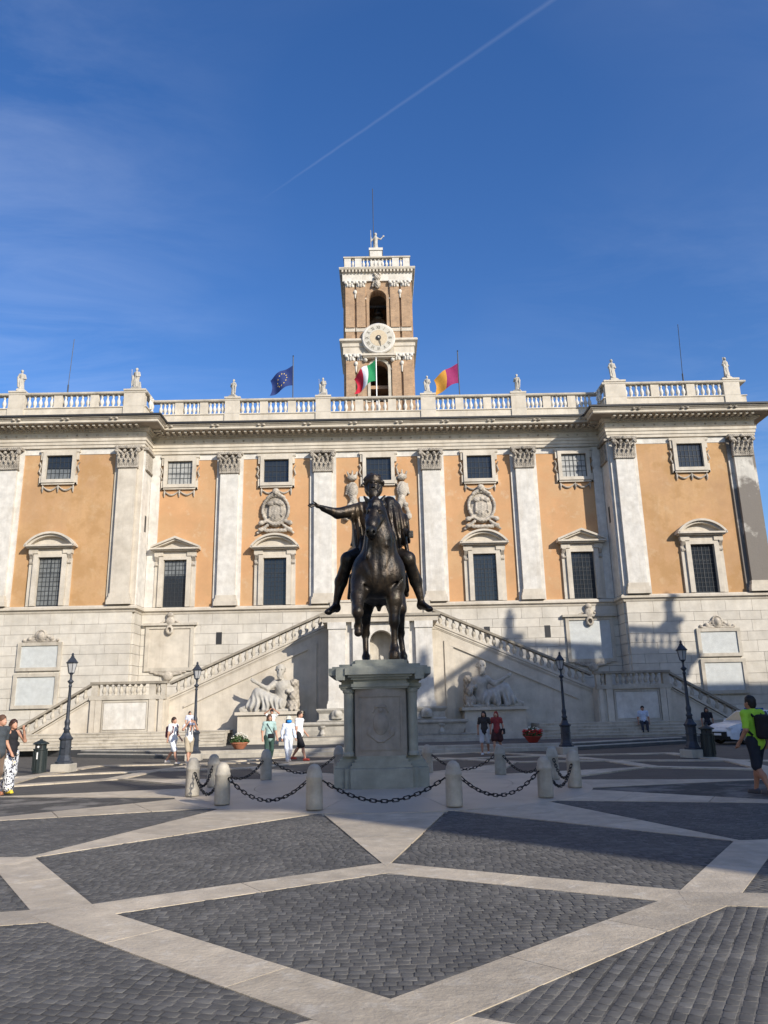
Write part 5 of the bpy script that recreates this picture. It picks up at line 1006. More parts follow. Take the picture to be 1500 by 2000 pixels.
# ------------------------------------------------------------------ street lamps
MT['lampglass'] = plain('frosted_lantern_glass', (.42,.42,.42), .3, 0, .5)
def lamp_proto():
    r_ = empty('street_lamp', (0,0,0))
    obj('stone_block', MB().xy([(-.36,-.36),(.36,-.36),(.36,.36),(-.36,.36)], -.03, .27, .02), MT['kerb'], r_)
    oc = lambda pr_: MB().lathe(pr_, 8, ph=pi/8)
    pdn = MB().lathe([(.33,.27),(.33,.34),(.27,.38),(.25,.46),(.23,.50),(.21,.58),(.21,1.12),(.25,1.15),(.26,1.2),(.22,1.24),(.17,1.30),(.13,1.40)], 8, ph=pi/8); obj('pedestal', pdn, MT['lamp'], r_)
    bd = MB()
    for k in range(4):
        a = k*pi/2-pi/2; bd.lathe([(.01,-.02),(.07,-.01),(.07,.01),(.01,.02)], 8, (.2*cos(a), .2*sin(a), .85))
    obj('badge', bd, MT['lamp'], r_)
    ps = MB().lathe([(.12,1.40),(.10,1.48),(.13,1.52),(.13,1.56),(.085,1.62),(.10,1.72),(.11,1.78),(.10,1.84),(.075,1.90),(.07,1.95),(.062,2.6),(.05,3.10),(.07,3.13),(.07,3.16),(.05,3.19),(.055,3.24),(.115,3.30),(.12,3.33),(.05,3.39),(.04,3.46),(.04,3.56),(.085,3.62),(.09,3.64)], 12); obj('post', ps, MT['lamp'], r_, smooth=True)
    lg = MB().lathe([(.105,3.645),(.19,4.02)], 6); obj('lantern_glass', lg, MT['lampglass'], r_)
    lf = MB()
    for k in range(6):
        a = 2*pi*k/6; lf.tube([(.108*cos(a), .108*sin(a), 3.63), (.196*cos(a), .196*sin(a), 4.03)], .012, 4)
    lf.lathe([(.125,3.63),(.125,3.655),(.10,3.66)], 6); obj('lantern_frame', lf, MT['lamp'], r_)
    obj('lantern_cap', MB().lathe([(.235,4.02),(.245,4.045),(.20,4.09),(.115,4.20),(.075,4.24),(.075,4.28),(.04,4.30),(.055,4.34),(.05,4.38),(.015,4.42)], 6), MT['lamp'], r_)
    return r_
lp0 = lamp_proto(); index_kids()
for i, (x, y, lb) in enumerate(((-10.78,27.3,'cast iron street lamp beside the litter bin on the left'), (-7.72,32.9,'cast iron street lamp at the left end of the pale kerb steps'), (7.25,31.6,'dark cast iron street lamp right of the red flower bowl'), (10.62,27.45,'dark cast iron street lamp beside the bin and the parked car'))):
    o = lp0 if i == 0 else copy_tree(lp0)
    o.location = (x, y, 0); o.rotation_euler = (0,0,.1*i); o.scale = (.88,.88,.89); o['label'] = lb; o['category'] = 'street lamp'; o['group'] = 'street lamps'
# litter bins
def bin_(x, y, lb, sticker):
    b_ = empty('litter_bin', (x, y, 0), lb, 'litter bin', 'litter bins'); b_.scale = (.9,)*3
    obj('drum', MB().lathe([(.25,0),(.25,.05),(.235,.06),(.235,.78),(.255,.80),(.255,.84)], 16), MT['bin'], b_)
    fins = MB()
    for k in range(16):
        a = 2*pi*k/16; fins.box(-.012, .012, -.012, .012, .08, .76) if False else fins.tube([(.24*cos(a), .24*sin(a), .08), (.24*cos(a), .24*sin(a), .77)], .014, 4)
    obj('ribs', fins, MT['bin'], b_)
    obj('hood', MB().lathe([(.20,.84),(.20,.98),(.285,1.0),(.285,1.03),(.22,1.07),(.12,1.12),(.05,1.15),(.04,1.18),(.01,1.19)], 16), MT['bin'], b_)
    obj('mouth', MB().box(-.11, .11, -.215, -.15, .86, .965), MT['lead'], b_)
    if sticker: obj('notice', MB().box(-.022, .022, -.262, -.25, .48, .72), MT['white'], b_); obj('emblem', MB().lathe([(.04,-.004),(.04,.004)], 10).mesh('emblem'), MT['white'], b_, loc=(0,-.222,.91), rot=(pi/2,0,0))
bin_(-11.42, 26.85, 'dark litter bin standing left of the left street lamp', True); bin_(11.05, 27.2, 'dark litter bin in the shade beside the right street lamp', False)
# flower bowls
leafm = MB().add([(0,0,0),(.028,.05,.012),(0,.12,.0),(-.028,.05,.012)], [(0,1,2,3)]).mesh('leaf'); 
def pot(x, y, z, lb, potm, red):
    p_ = empty('flower_bowl', (x, y, z), lb, 'flower bowl', 'flower bowls on the terrace'); p_.scale = (.82,)*3
    obj('bowl', MB().lathe([(.22,0),(.25,.02),(.40,.22),(.46,.30),(.50,.31),(.50,.36),(.45,.37),(.43,.33),(.02,.31)], 20), potm, p_, smooth=False)
    fol = MB(); fw_ = MB()
    for i in range(620):
        a = random.uniform(0, 2*pi); r_ = .52*sqrt(random.random()); h_ = .34+random.random()*(.46*(1-(r_/.62)**2)); c = Vector((r_*cos(a), r_*sin(a), h_))
        d1 = Vector((random.uniform(-1,1), random.uniform(-1,1), random.uniform(-.5,.9))).normalized(); d2 = d1.cross(Vector((random.uniform(-1,1), random.uniform(-1,1), random.uniform(-1,1)))).normalized(); s_ = random.uniform(.05,.085)
        fol.add([c-d1*s_, c+d2*s_*.45, c+d1*s_, c-d2*s_*.45], [(0,1,2,3)])
    for i in range(46):
        a = random.uniform(0, 2*pi); r_ = .46*sqrt(random.random()); h_ = .42+.44*(1-(r_/.58)**2); fw_.lathe([(.01,-.02),(.042,0),(.02,.022)], 6, (r_*cos(a), r_*sin(a), h_))
    obj('foliage', fol, MT['leaf'], p_); obj('blossoms', fw_, MT['petal'], p_)
    if red:
        f2 = MB()
        for i in range(150):
            a = random.uniform(0, 2*pi); r_ = .40+.14*random.random(); f2.lathe([(.01,-.02),(.045,0),(.02,.022)], 6, (r_*cos(a), r_*sin(a), .42+random.random()*.26))
        obj('red_blossoms', f2, MT['petal_red'], p_)
pot(-6.35, 35.6, .265, 'terracotta bowl of white flowers in the sun on the terrace', MT['terracotta'], False); pot(6.75, 35.9, .265, 'red bowl of flowers in the shade on the terrace', MT['redpot'], True)
# ------------------------------------------------------------------ flags
def wave_flag(x, y, ztop, ln, ht, droop, parts, name_, lab, mats, stars=False, fold_=1.0, pole_z0=19.4, ptop=None):
    f_ = empty('flag', (x, y, pole_z0), lab, 'flag', 'flags on the roof')
    obj('pole', MB().tube([(x, y, pole_z0), (x, y, ptop or ztop+.55)], .035, 8).lathe([(.01,-.05),(.06,0),(.01,.06)], 8, (x, y, (ptop or ztop+.55)+.05)), MT['white' if name_ == 'it' else 'lamp'], f_, True)
    nu, nv = 30, 16
    def pt(u, v, off=0):                      # u along the flag from the pole, v downwards
        px = x-.04-ln*u*(.82-.10*fold_*sin(pi*v)); pz = ztop-droop*(u**1.25)-ht*v*(1-.12*u)-.05*fold_*sin(u*8+v*3); py = y+.26*fold_*u*sin(u*7.5+v*2.3)+.10*sin(v*5+u*3)*u-off
        return (px, py, pz)
    for (u0, u1, m_, nm) in parts:
        mb = MB(); k = max(4, int(nu*(u1-u0))); vs = [pt(u0+(u1-u0)*i/k, j/nv) for i in range(k+1) for j in range(nv+1)]
        vs2 = [(a_, b_+.012, c_) for a_, b_, c_ in vs]; n = len(vs); fs = []
        for i in range(k):
            for j in range(nv):
                a = i*(nv+1)+j; fs += [(a, a+1, a+nv+2, a+nv+1), (n+a, n+a+nv+1, n+a+nv+2, n+a+1)]
        mb.v = vs+vs2; mb.f = fs; me_ = bpy.data.meshes.new(nm); me_.from_pydata(mb.v, [], mb.f); me_.polygons.foreach_set('use_smooth', [True]*len(me_.polygons)); obj(nm, me_, mats[m_], f_, True)
    if stars:
        for i in range(12):
            a = 2*pi*i/12; u, v = .5+.22*sin(a), .5+.30*cos(a); vs = []
            for q in range(10):
                rr = .042 if q % 2 == 0 else .018; b = 2*pi*q/10; vs.append(pt(u+rr*sin(b)*.75, v-rr*cos(b)*1.05, .012))
            c = pt(u, v, .012); mb = MB(); mb.v = vs+[c]; mb.f = [(q, (q+1) % 10, 10) for q in range(10)]; me_ = bpy.data.meshes.new('star'); me_.from_pydata(mb.v, [], mb.f); obj('star', me_, mats['gold'], f_, True)
fm_ = {k: plain('flag_'+k, c, .8, bump=.05) for k, c in dict(blue=(.012,.03,.14), gold=(.75,.55,.12), green=(.008,.20,.07), white=(.55,.56,.62), red=(.48,.012,.04), amber=(.52,.25,.035), wine=(.24,.015,.095)).items()}
wave_flag(-5.42, 46.75, 24.10, 1.80, 1.40, .92, [(0,1,'blue','cloth')], 'eu', 'dark blue flag with a ring of gold stars left of the tower', fm_, True, .8, ptop=24.75)
wave_flag(.08, 46.75, 24.40, 1.75, 1.50, 1.15, [(0,.40,'green','green_band'),(.40,.66,'white','white_band'),(.66,1,'red','red_band')], 'it', 'green, white and red flag hanging in front of the tower', fm_, False, 1.25, ptop=24.5)
wave_flag(5.52, 46.75, 24.05, 1.95, 1.40, 1.05, [(0,.52,'wine','wine_band'),(.52,1,'amber','amber_band')], 'rm', 'wine red and amber flag right of the tower', fm_, False, .7, ptop=24.9)
# antennas on the wings
for x, z1, lb in ((-19.6, 25.6, 'thin antenna mast on the left wing roof'), (19.75, 25.9, 'thin antenna mast on the right wing roof')):
    a_ = empty('antenna_mast', (x, YW+.9, 19.4), lb, 'antenna', 'roof antennas')
    obj('mast', MB().tube([(x, YW+.9, 19.4), (x, YW+.9, 22.4)], .05, 8), MT['lamp'], a_, True); obj('rod', MB().tube([(x, YW+.9, 22.3), (x+.12, YW+.9, z1)], .02, 6), MT['lamp'], a_, True); obj('bracket', MB().box(x-.22, x+.22, YW+.85, YW+.95, 21.6, 21.72), MT['lamp'], a_, True)
# ------------------------------------------------------------------ roof statues (three poses, robed)
def robed(v):
    s = 1 if v % 2 == 0 else -1
    pr = [rc((.02*s,0,.1),(.03*s,.02,.95),.26,.20), rc((-.10*s,-.06,.08),(-.08*s,-.06,.9),.15,.15), el((.02*s,.02,1.02),(.26,.19,.20)), rc((.02*s,0,1.1),(-.01*s,0,1.5),.20,.22), rc((-.2,0,1.58),(.2,0,1.58),.10), rc((-.01*s,0,1.6),(-.02*s,-.01,1.78),.075,.07), el((-.03*s,-.02,1.93),(.105,.125,.155)), el((-.03*s,.02,1.98),(.13,.14,.13)), rc((-.03*s,-.14,1.93),(-.03*s,-.16,1.9),.02), el((-.03*s,-.1,1.83),(.06,.06,.07)),
          rc((.24*s,0,1.56),(.33*s,-.02,1.22),.085,.07), rc((.33*s,-.02,1.22),(.16*s,-.22,1.12 if v != 1 else 1.42),.065,.05), el((.14*s,-.23,1.12 if v != 1 else 1.44),(.05,.05,.06)),
          rc((-.24*s,0,1.56),(-.36*s,.04,1.24),.085,.07), rc((-.36*s,.04,1.24),(-.34*s,-.12,.95),.065,.05), rc((-.34*s,-.1,1.2),(-.30*s,-.1,.25),.10,.07), rc((-.12*s,-.2,.08),(-.14*s,-.26,.05),.06)]
    if v == 2: pr += [rc((-.40*s,-.15,.0),(-.46*s,-.15,1.95),.03), rc((.3*s,.05,.5),(.34*s,.05,.0),.12,.14)]
    me_ = sdf_mesh('figure', pr, .03, .07, lambda X,Y,Z: .014*np.sin(X*38+Z*6*s)*np.clip((1.5-Z)*1.5, 0, 1)); me_.materials.append(MT['marble']); return me_
rob = [robed(i) for i in range(3)]
plm = MB().box(-.34, .34, -.26, .26, 0, .16).box(-.27, .27, -.22, .22, .16, .24).mesh('plinth'); plm.materials.append(MT['marble'])
rl = [(-22.2,YW,0,'robed roof statue at the far left end of the balustrade'), (-15.0,YW,2,'robed roof statue on the corner pier of the left wing'), (-9.2,YC,1,'robed roof statue left of the blue flag'), (-3.38,YC,2,'robed roof statue just left of the tower'), (3.38,YC,0,'robed roof statue just right of the tower'), (9.2,YC,1,'robed roof statue right of the wine red and amber flag'), (15.0,YW,0,'robed roof statue on the corner pier of the right wing'), (22.2,YW,2,'robed roof statue at the far right end of the balustrade')]
for i, (x, y, v, lb) in enumerate(rl):
    e_ = empty('roof_statue', (x, y+.12, 21.60), lb, 'statue', 'statues on the palace roof', rz=random.uniform(-.5,.5))
    obj('plinth', plm, None, e_, scale=(.8,.8,.7)); obj('figure', rob[v], None, e_, loc=(0,0,.165), scale=((.66,.66,.64) if y == YW else (.57,.57,.54)))
gd = empty('tower_statue', (TX-.06, YT+2.8, 43.2), 'goddess statue with a spear and raised arm on top of the bell tower', 'statue')
pr = [rc((0,0,.1),(0,0,1.05),.34,.22), rc((0,0,1.1),(0,0,1.75),.22,.25), el((0,0,2.2),(.14,.15,.2)), rc((0,0,1.8),(0,0,2.1),.09), rc((-.2,0,1.75),(-.5,0,1.4),.1,.07), rc((-.5,0,1.4),(-.52,-.05,1.9),.07,.05), rc((.2,0,1.75),(.55,0,1.6),.1,.07), rc((.55,0,1.6),(.85,0,1.95),.07,.05), el((.9,0,2.0),(.12,.08,.12)), el((0,.02,2.3),(.17,.17,.15))]
obj('figure', sdf_mesh('figure', pr, .035, .07, lambda X,Y,Z: .016*np.sin(X*32)*np.clip((1.5-Z)*1.5,0,1)), MT['marble'], gd); obj('spear', MB().tube([(-.54,-.06,0),(-.54,-.06,2.75)], .04, 6), MT['marble'], gd); gd.scale = (.82,)*3
# ------------------------------------------------------------------ people
SK = [plain('skin_a', (.50,.27,.18), .6), plain('skin_b', (.38,.19,.12), .6)]
def cloth(n, c, r=.85): return plain('cloth_'+n, c, r, bump=.12, bscale=60)
def person(lab, loc, rz, h=1.72, skin=0, hair=(.03,.02,.015), hairlen=0, top=(.8,.8,.8), bottom=(.1,.1,.12), kind='trousers', shoe=(.6,.6,.6), stride=.16, armL=None, armR=None, sleeve=.5, vox=.017, sit=False, female=False, extra=None, cat='person', topless_long=False, pattern=None, sway=0):
    f = h/1.75; e_ = empty('person', loc, lab, cat, rz=rz); e_.scale = (f,)*3
    st2 = stride; A = lambda *p: np.array(p, 'f4')
    sh_w = .175 if female else .195; hp_w = .10
    if sit:
        hips = [A(-hp_w,0,.47), A(hp_w,0,.47)]; knees = [A(-.12,-.42,.47), A(.12,-.42,.47)]; ank = [A(-.12,-.45,.09), A(.12,-.42,.09)]; dz = -.45; base = .47
    else:
        hips = [A(-hp_w,0,.92), A(hp_w,0,.92)]; knees = [A(-hp_w-.01,-.55*st2-.04,.50), A(hp_w+.01,.30*st2-.03,.49)]; ank = [A(-hp_w,-st2,.09), A(hp_w,st2*1.1,.09+.12*min(st2,.4))]; dz = 0
    sh = [A(-sh_w,0,1.43+dz), A(sh_w,0,1.43+dz)]; nk = A(0,0,1.50+dz); hd_ = A(0,-.025,1.635+dz)
    arm = []
    for i, (s_, g) in enumerate(((-1, armL), (1, armR))):
        if g is None: g = ((s_*.27,.02+.1*s_*st2,1.15+dz), (s_*.27,-.08-.3*s_*st2,.91+dz))
        arm.append((sh[i], A(*g[0]), A(*g[1])))
    def limb(r1, w0, prs, kk=None):
        return prs
    body = [rc((0,0,.98+dz),(0,.0,1.15+dz),.125,.115), el((0,0,1.30+dz),(.155 if not female else .14,.105,.17)), rc(sh[0],sh[1],.065), rc(nk-A(0,0,.06),hd_-A(0,-.03,.06),.055,.052), el(hd_,(.075,.095,.115)), el(hd_+A(0,-.06,-.06),(.05,.045,.055)), rc(hd_+A(0,-.09,.0),hd_+A(0,-.108,-.03),.012,.017,k=.012), el(hd_+A(-.032,-.09,.02),(.014,.014,.01),k=.01,sub=True), el(hd_+A(.032,-.09,.02),(.014,.014,.01),k=.01,sub=True), rc(hd_+A(-.02,-.1,-.06),hd_+A(.02,-.1,-.06),.006,k=.008,sub=True), el(hd_+A(-.077,.01,-.005),(.014,.025,.032),k=.01), el(hd_+A(.077,.01,-.005),(.014,.025,.032),k=.01)]
    for a_, b_, c_ in arm:
        body += [rc(a_,b_,.05,.042), rc(b_,c_,.042,.028)]; d = (c_-b_)/np.linalg.norm(c_-b_); hc = c_+d*.05; body.append(el(hc,(.033,.033,.045)))
        sd = np.cross(d, A(0,1,0)); sd = sd/max(np.linalg.norm(sd), .1)
        for q in range(4): p0 = hc+d*.03+sd*(.03-.02*q); body += [rc(p0, p0+d*(.045-.006*abs(q-1))+A(0,-.012,0), .0115, .009, k=.008)]
        body.append(rc(hc-d*.01, hc+d*.03-A(0,.045,0), .014, .010, k=.01))
    for i in (0, 1):
        body += [rc(hips[i],knees[i],.085,.058), rc(knees[i],knees[i]*.6+ank[i]*.4+A(0,.02,0),.056,.056), rc(knees[i]*.6+ank[i]*.4+A(0,.02,0),ank[i],.055,.036), rc(ank[i]-A(0,-.03,.04),ank[i]-A(0,.13,.055),.036,.032)]
    obj('body', sdf_mesh('body', body, vox, .035), SK[skin], e_)
    # top
    tp = [rc((0,0,1.0+dz),(0,0,1.15+dz),.142,.135), el((0,0,1.31+dz),(.178 if not female else .16,.125,.18)), rc(sh[0]*(1.0 if sleeve else .8),sh[1]*(1.0 if sleeve else .8),.084 if sleeve else .074), rc((0,0,1.44+dz),(0,.012,1.475+dz),.085,.07), rc((0,0,.93+dz),(0,0,1.05+dz),.158,.145)]
    if sleeve > 0:
        for a_, b_, c_ in arm:
            tp.append(rc(a_, a_+(b_-a_)*min(1, sleeve*1.25), .072, .062))
            if sleeve > .85: tp.append(rc(b_, b_+(c_-b_)*.9, .06, .048))
    obj('shirt', sdf_mesh('shirt', tp, vox, .04, lambda X,Y,Z: .005*np.sin(Z*45+X*30)*np.sin(X*26)), cloth('top', top), e_)
    bt = [rc((-.07,0,.93+dz),(.07,0,.93+dz),.128), rc((0,0,.93+dz),(0,0,1.02+dz),.135,.125)]
    for i in (0, 1):
        if kind == 'trousers': bt += [rc(hips[i],knees[i],.10,.078), rc(knees[i],ank[i]+A(0,0,.02),.078,.066)]
        elif kind == 'wide': bt += [rc(hips[i],knees[i],.115,.115), rc(knees[i],ank[i]+A(0,0,.05),.12,.135)]
        elif kind == 'shorts': bt += [rc(hips[i],hips[i]+(knees[i]-hips[i])*.95,.105,.092)]
        elif kind == 'skirt': bt += [rc(hips[i],knees[i]*.7+hips[i]*.3,.12,.15)]
    bmat = pattern or cloth('bottom', bottom)
    obj({'trousers':'trousers','wide':'wide_trousers','shorts':'shorts','skirt':'skirt'}[kind], sdf_mesh('bottom', bt, vox, .04, lambda X,Y,Z: .006*np.sin(X*40+Z*11)), bmat, e_)
    for i in (0, 1): obj('shoe', sdf_mesh('shoe', [rc(ank[i]-A(0,-.035,.04),ank[i]-A(0,.14,.052),.048,.040), bxp(ank[i]-A(0,.05,.078),(.046,.125,.014),.01)], vox*.8, .02), cloth('shoe', shoe, .5), e_)
    hr_ = [el(hd_+A(0,.018,.035),(.092,.105,.105)), el(hd_+A(0,.06,-.02),(.08,.06,.10))]
    if hairlen: hr_ += [rc(hd_+A(0,.07,0),hd_+A(0,.10,-.10-hairlen),.085,.06), rc(hd_+A(-.075,.02,0),hd_+A(-.09,.04,-.08-hairlen*.7),.035,.03), rc(hd_+A(.075,.02,0),hd_+A(.09,.04,-.08-hairlen*.7),.035,.03)]
    hr_.append(el(hd_+A(0,-.12,-.06),(.075,.10,.085),k=.02,sub=True))
    obj('hair', sdf_mesh('hair', hr_, vox*.8, .025, lambda X,Y,Z: .004*np.sin(X*90)*np.sin(Z*70)), cloth('hair', hair, .6), e_)
    if extra: extra(e_, dz, A, hd_)
    return e_
def backpack(col):
    def f(e_, dz, A, hd_):
        m_ = cloth('bag', col); b_ = obj('backpack', sdf_mesh('backpack', [bxp((0,.20,1.20),(.15,.09,.22),.07), bxp((0,.29,1.10),(.11,.03,.12),.03)], .016, .04), m_, e_)
        obj('strap', MB().tube([(-.12,.12,1.38),(-.13,0,1.50),(-.13,-.13,1.38),(-.15,-.12,1.2),(-.16,.08,1.05)], .022, 6).tube([(.12,.12,1.38),(.13,0,1.50),(.13,-.13,1.38),(.15,-.12,1.2),(.16,.08,1.05)], .022, 6), m_, b_)
    return f
def sunhat(col, brim=.2, dome=True):
    def f(e_, dz, A, hd_):
        m_ = cloth('hat', col); c = hd_; obj('hat', MB().lathe([(brim,.03),(brim*.98,.045),(.115,.06),(.11,.12),(.085,.155),(.01,.17)], 16, tuple(c)), m_, e_)
    return f
def waistbag(col):
    def f(e_, dz, A, hd_):
        obj('waist_bag', sdf_mesh('waist_bag', [bxp((.02,-.15,.99),(.11,.05,.08),.03)], .016), cloth('wbag', col), e_); obj('bag_strap', MB().tube([(.1,-.14,1.05),(-.12,-.12,1.42),(-.1,.05,1.5),(.12,.12,1.2),(.14,0,1.0)], .014, 6), cloth('wbag', col), e_)
    return f
def shoulderbag(col):
    def f(e_, dz, A, hd_):
        b_ = obj('shoulder_bag', sdf_mesh('shoulder_bag', [bxp((.27,.02,.92),(.07,.15,.12),.04)], .016), cloth('sbag', col), e_); obj('strap', MB().tube([(.27,-.08,1.02),(.2,-.02,1.5),(.27,.12,1.02)], .013, 6), cloth('sbag', col), b_)
    return f
def pat_mat():
    m = bpy.data.materials.new('printed_skirt'); m.use_nodes = True; t = m.node_tree; n = t.nodes; b = n['Principled BSDF']; b.inputs['Roughness'].default_value = .85
    g = n.new('ShaderNodeTexCoord'); v = n.new('ShaderNodeTexNoise'); t.links.new(g.outputs['Object'], v.inputs['Vector']); v.inputs['Scale'].default_value = 17; v.inputs['Detail'].default_value = 2; v.inputs['Distortion'].default_value = 1.2
    t.links.new(ramp(t, v.outputs[0], [(.44, (.02,.02,.03)), (.50, (.70,.72,.76)), (.64, (.62,.64,.68)), (.68, (.55,.40,.05))]), b.inputs['Base Color']); return m
person('man in a dark grey polo shirt and brown trousers at the left edge', (-9.08,19.0,0), radians(75), 1.78, 0, (.10,.05,.03), 0, (.055,.065,.075), (.17,.12,.09), 'trousers', (.30,.12,.06), .14, vox=.012, sleeve=.55)
person('long haired woman in a black top and patterned wide trousers at the left', (-9.02,19.5,0), radians(58), 1.68, 0, (.045,.02,.014), .26, (.014,.014,.018), (.5,.5,.5), 'wide', (.75,.55,.04), .20, armR=((.30,-.10,1.22),(.16,-.22,1.50)), vox=.012, sleeve=0, female=True, pattern=pat_mat())
person('walker in white shirt and white shorts with a maroon backpack', (-7.9,30.2,0), radians(62), 1.68, 0, (.04,.022,.014), 0, (.78,.77,.76), (.70,.72,.76), 'shorts', (.65,.6,.55), .34, extra=backpack((.16,.03,.045)), female=True)
person('adult in white shirt and beige shorts carrying a child on the shoulders', (-7.15,29.6,0), radians(40), 1.66, 0, (.03,.02,.02), 0, (.76,.74,.70), (.42,.35,.25), 'shorts', (.6,.58,.55), .24, armL=((-.30,-.08,1.30),(-.16,-.16,1.52)), armR=((.30,-.08,1.30),(.16,-.16,1.52)))
person('small child in a pale shirt riding on an adult’s shoulders', (-7.15,29.55,1.15), radians(40), .98, 0, (.015,.012,.012), 0, (.55,.57,.66), (.22,.24,.32), 'shorts', (.3,.3,.3), .1, sit=True)
person('woman in a pale teal shirt and dark green trousers with a waist bag', (-4.08,28.8,0), radians(28), 1.70, 0, (.09,.045,.025), .06, (.36,.50,.47), (.035,.075,.06), 'trousers', (.2,.2,.2), .12, extra=waistbag((.01,.01,.012)), female=True, vox=.014, sleeve=.6)
person('person in white with both arms raised to take a picture on the terrace', (-5.35,38.6,.265), radians(10), 1.72, 0, (.03,.02,.015), 0, (.78,.77,.74), (.06,.07,.08), 'trousers', (.1,.1,.1), .05, armL=((-.34,-.10,1.56),(-.12,-.22,1.72)), armR=((.34,-.10,1.56),(.12,-.22,1.72)))
def bluehat(e_, dz, A, hd_):
    sunhat((.72,.68,.55), .19)(e_, dz, A, hd_); obj('blue_scarf', sdf_mesh('blue_scarf', [el(hd_+A(0,-.05,-.05),(.105,.09,.075)), el(hd_+A(.05,.03,-.06),(.10,.09,.07))], .014), cloth('scarf', (.03,.28,.72)), e_)
person('woman all in white with a straw hat and bright blue scarf', (-3.52,29.9,0), radians(25), 1.60, 0, (.05,.03,.02), .05, (.66,.72,.82), (.72,.75,.82), 'trousers', (.55,.5,.45), .18, female=True, sleeve=1, extra=bluehat)
person('man in a white shirt, black shorts and red shoes', (-3.18,30.6,0), radians(68), 1.80, 0, (.03,.018,.012), 0, (.80,.79,.77), (.012,.012,.016), 'shorts', (.42,.06,.04), .30)
person('woman in black top and pale shorts walking in the shade', (4.08,31.9,0), radians(-15), 1.66, 1, (.02,.015,.012), .1, (.035,.03,.03), (.45,.45,.47), 'shorts', (.6,.6,.6), .22, female=True)
person('red haired woman in a red dress with a black shoulder bag', (4.62,32.2,0), radians(-20), 1.64, 0, (.26,.03,.018), .2, (.30,.04,.04), (.06,.02,.02), 'skirt', (.3,.15,.1), .18, female=True, sleeve=.4, extra=shoulderbag((.012,.012,.014)))
person('person in a white shirt and dark trousers sitting on the right steps', (13.35,40.6,.50), radians(-12), 1.70, 1, (.012,.01,.01), 0, (.50,.56,.68), (.03,.035,.055), 'trousers', (.03,.03,.03), 0, sit=True)
person('person in dark clothes sitting on the steps behind the right bin', (16.45,40.2,.36), radians(-15), 1.70, 1, (.012,.01,.01), .1, (.018,.018,.026), (.02,.02,.028), 'trousers', (.03,.03,.03), 0, sit=True)
person('man in a lime green shirt and navy shorts with a black backpack', (7.13,15.3,0), radians(205), 1.80, 1, (.012,.01,.009), 0, (.33,.62,.05), (.012,.017,.028), 'shorts', (.06,.06,.07), .22, vox=.011, sleeve=.65, extra=backpack((.010,.010,.012)))
# ------------------------------------------------------------------ parked patrol car
car = empty('patrol_car', (17.35, 37.3, -.03), 'white patrol car with blue stripes parked beyond the right street lamp', 'car', rz=radians(-72))
CW = plain('white_car_paint', (.72,.74,.77), .25, 0, .5, bump=0.01); CB = plain('blue_car_stripe', (.015,.06,.32), .3); CG = plain('car_glass', (.03,.035,.04), .08); CT = plain('tyre', (.012,.012,.012), .8); CR = plain('wheel_rim', (.35,.35,.36), .35, .8)
# longitudinal axis along local y, nose towards -y
def car_sec(y, hw, zb, zt, tw): return [(-hw, y, zb), (-hw*1.0, y, (zb+zt)*.5), (-tw, y, zt), (tw, y, zt), (hw, y, (zb+zt)*.5), (hw, y, zb)]
secs = [(-2.02,.62,.34,.62,.55), (-1.95,.76,.24,.78,.68), (-1.6,.86,.2,.90,.78), (-.9,.88,.2,.98,.80), (.2,.89,.2,1.0,.82), (1.3,.88,.2,1.02,.80), (1.85,.82,.24,1.0,.72), (1.98,.7,.36,.9,.6)]
vs = [p for s_ in secs for p in car_sec(*s_)]; fs = []
for i in range(len(secs)-1):
    for j in range(6): fs.append((i*6+j, i*6+(j+1) % 6, (i+1)*6+(j+1) % 6, (i+1)*6+j))
fs += [tuple(range(6)), tuple((len(secs)-1)*6+j for j in range(5,-1,-1))]
cbd = obj('body', MB().add(vs, fs), CW, car); 
cab = [(-.95,.78,.98,.70), (-.25,.70,1.46,.60), (.9,.70,1.48,.60), (1.75,.74,1.02,.66)]
vs = []
for y, hw, zt, tw_ in cab: pass
v_c = [(-.80,-.98,.985),(.80,-.98,.985),(.82,1.72,1.01),(-.82,1.72,1.01),(-.60,-.28,1.47),(.60,-.28,1.47),(.60,1.0,1.49),(-.60,1.0,1.49)]
obj('cabin', MB().add(v_c, [(0,3,2,1),(4,5,6,7),(0,1,5,4),(1,2,6,5),(2,3,7,6),(3,0,4,7)]), CW, car)
obj('sunshade_windscreen', MB().add([(-.70,-.925,1.05),(.70,-.925,1.05),(.55,-.345,1.435),(-.55,-.345,1.435)], [(0,1,2,3)]), plain('windscreen_sunshade', (.55,.44,.27), .4), car)
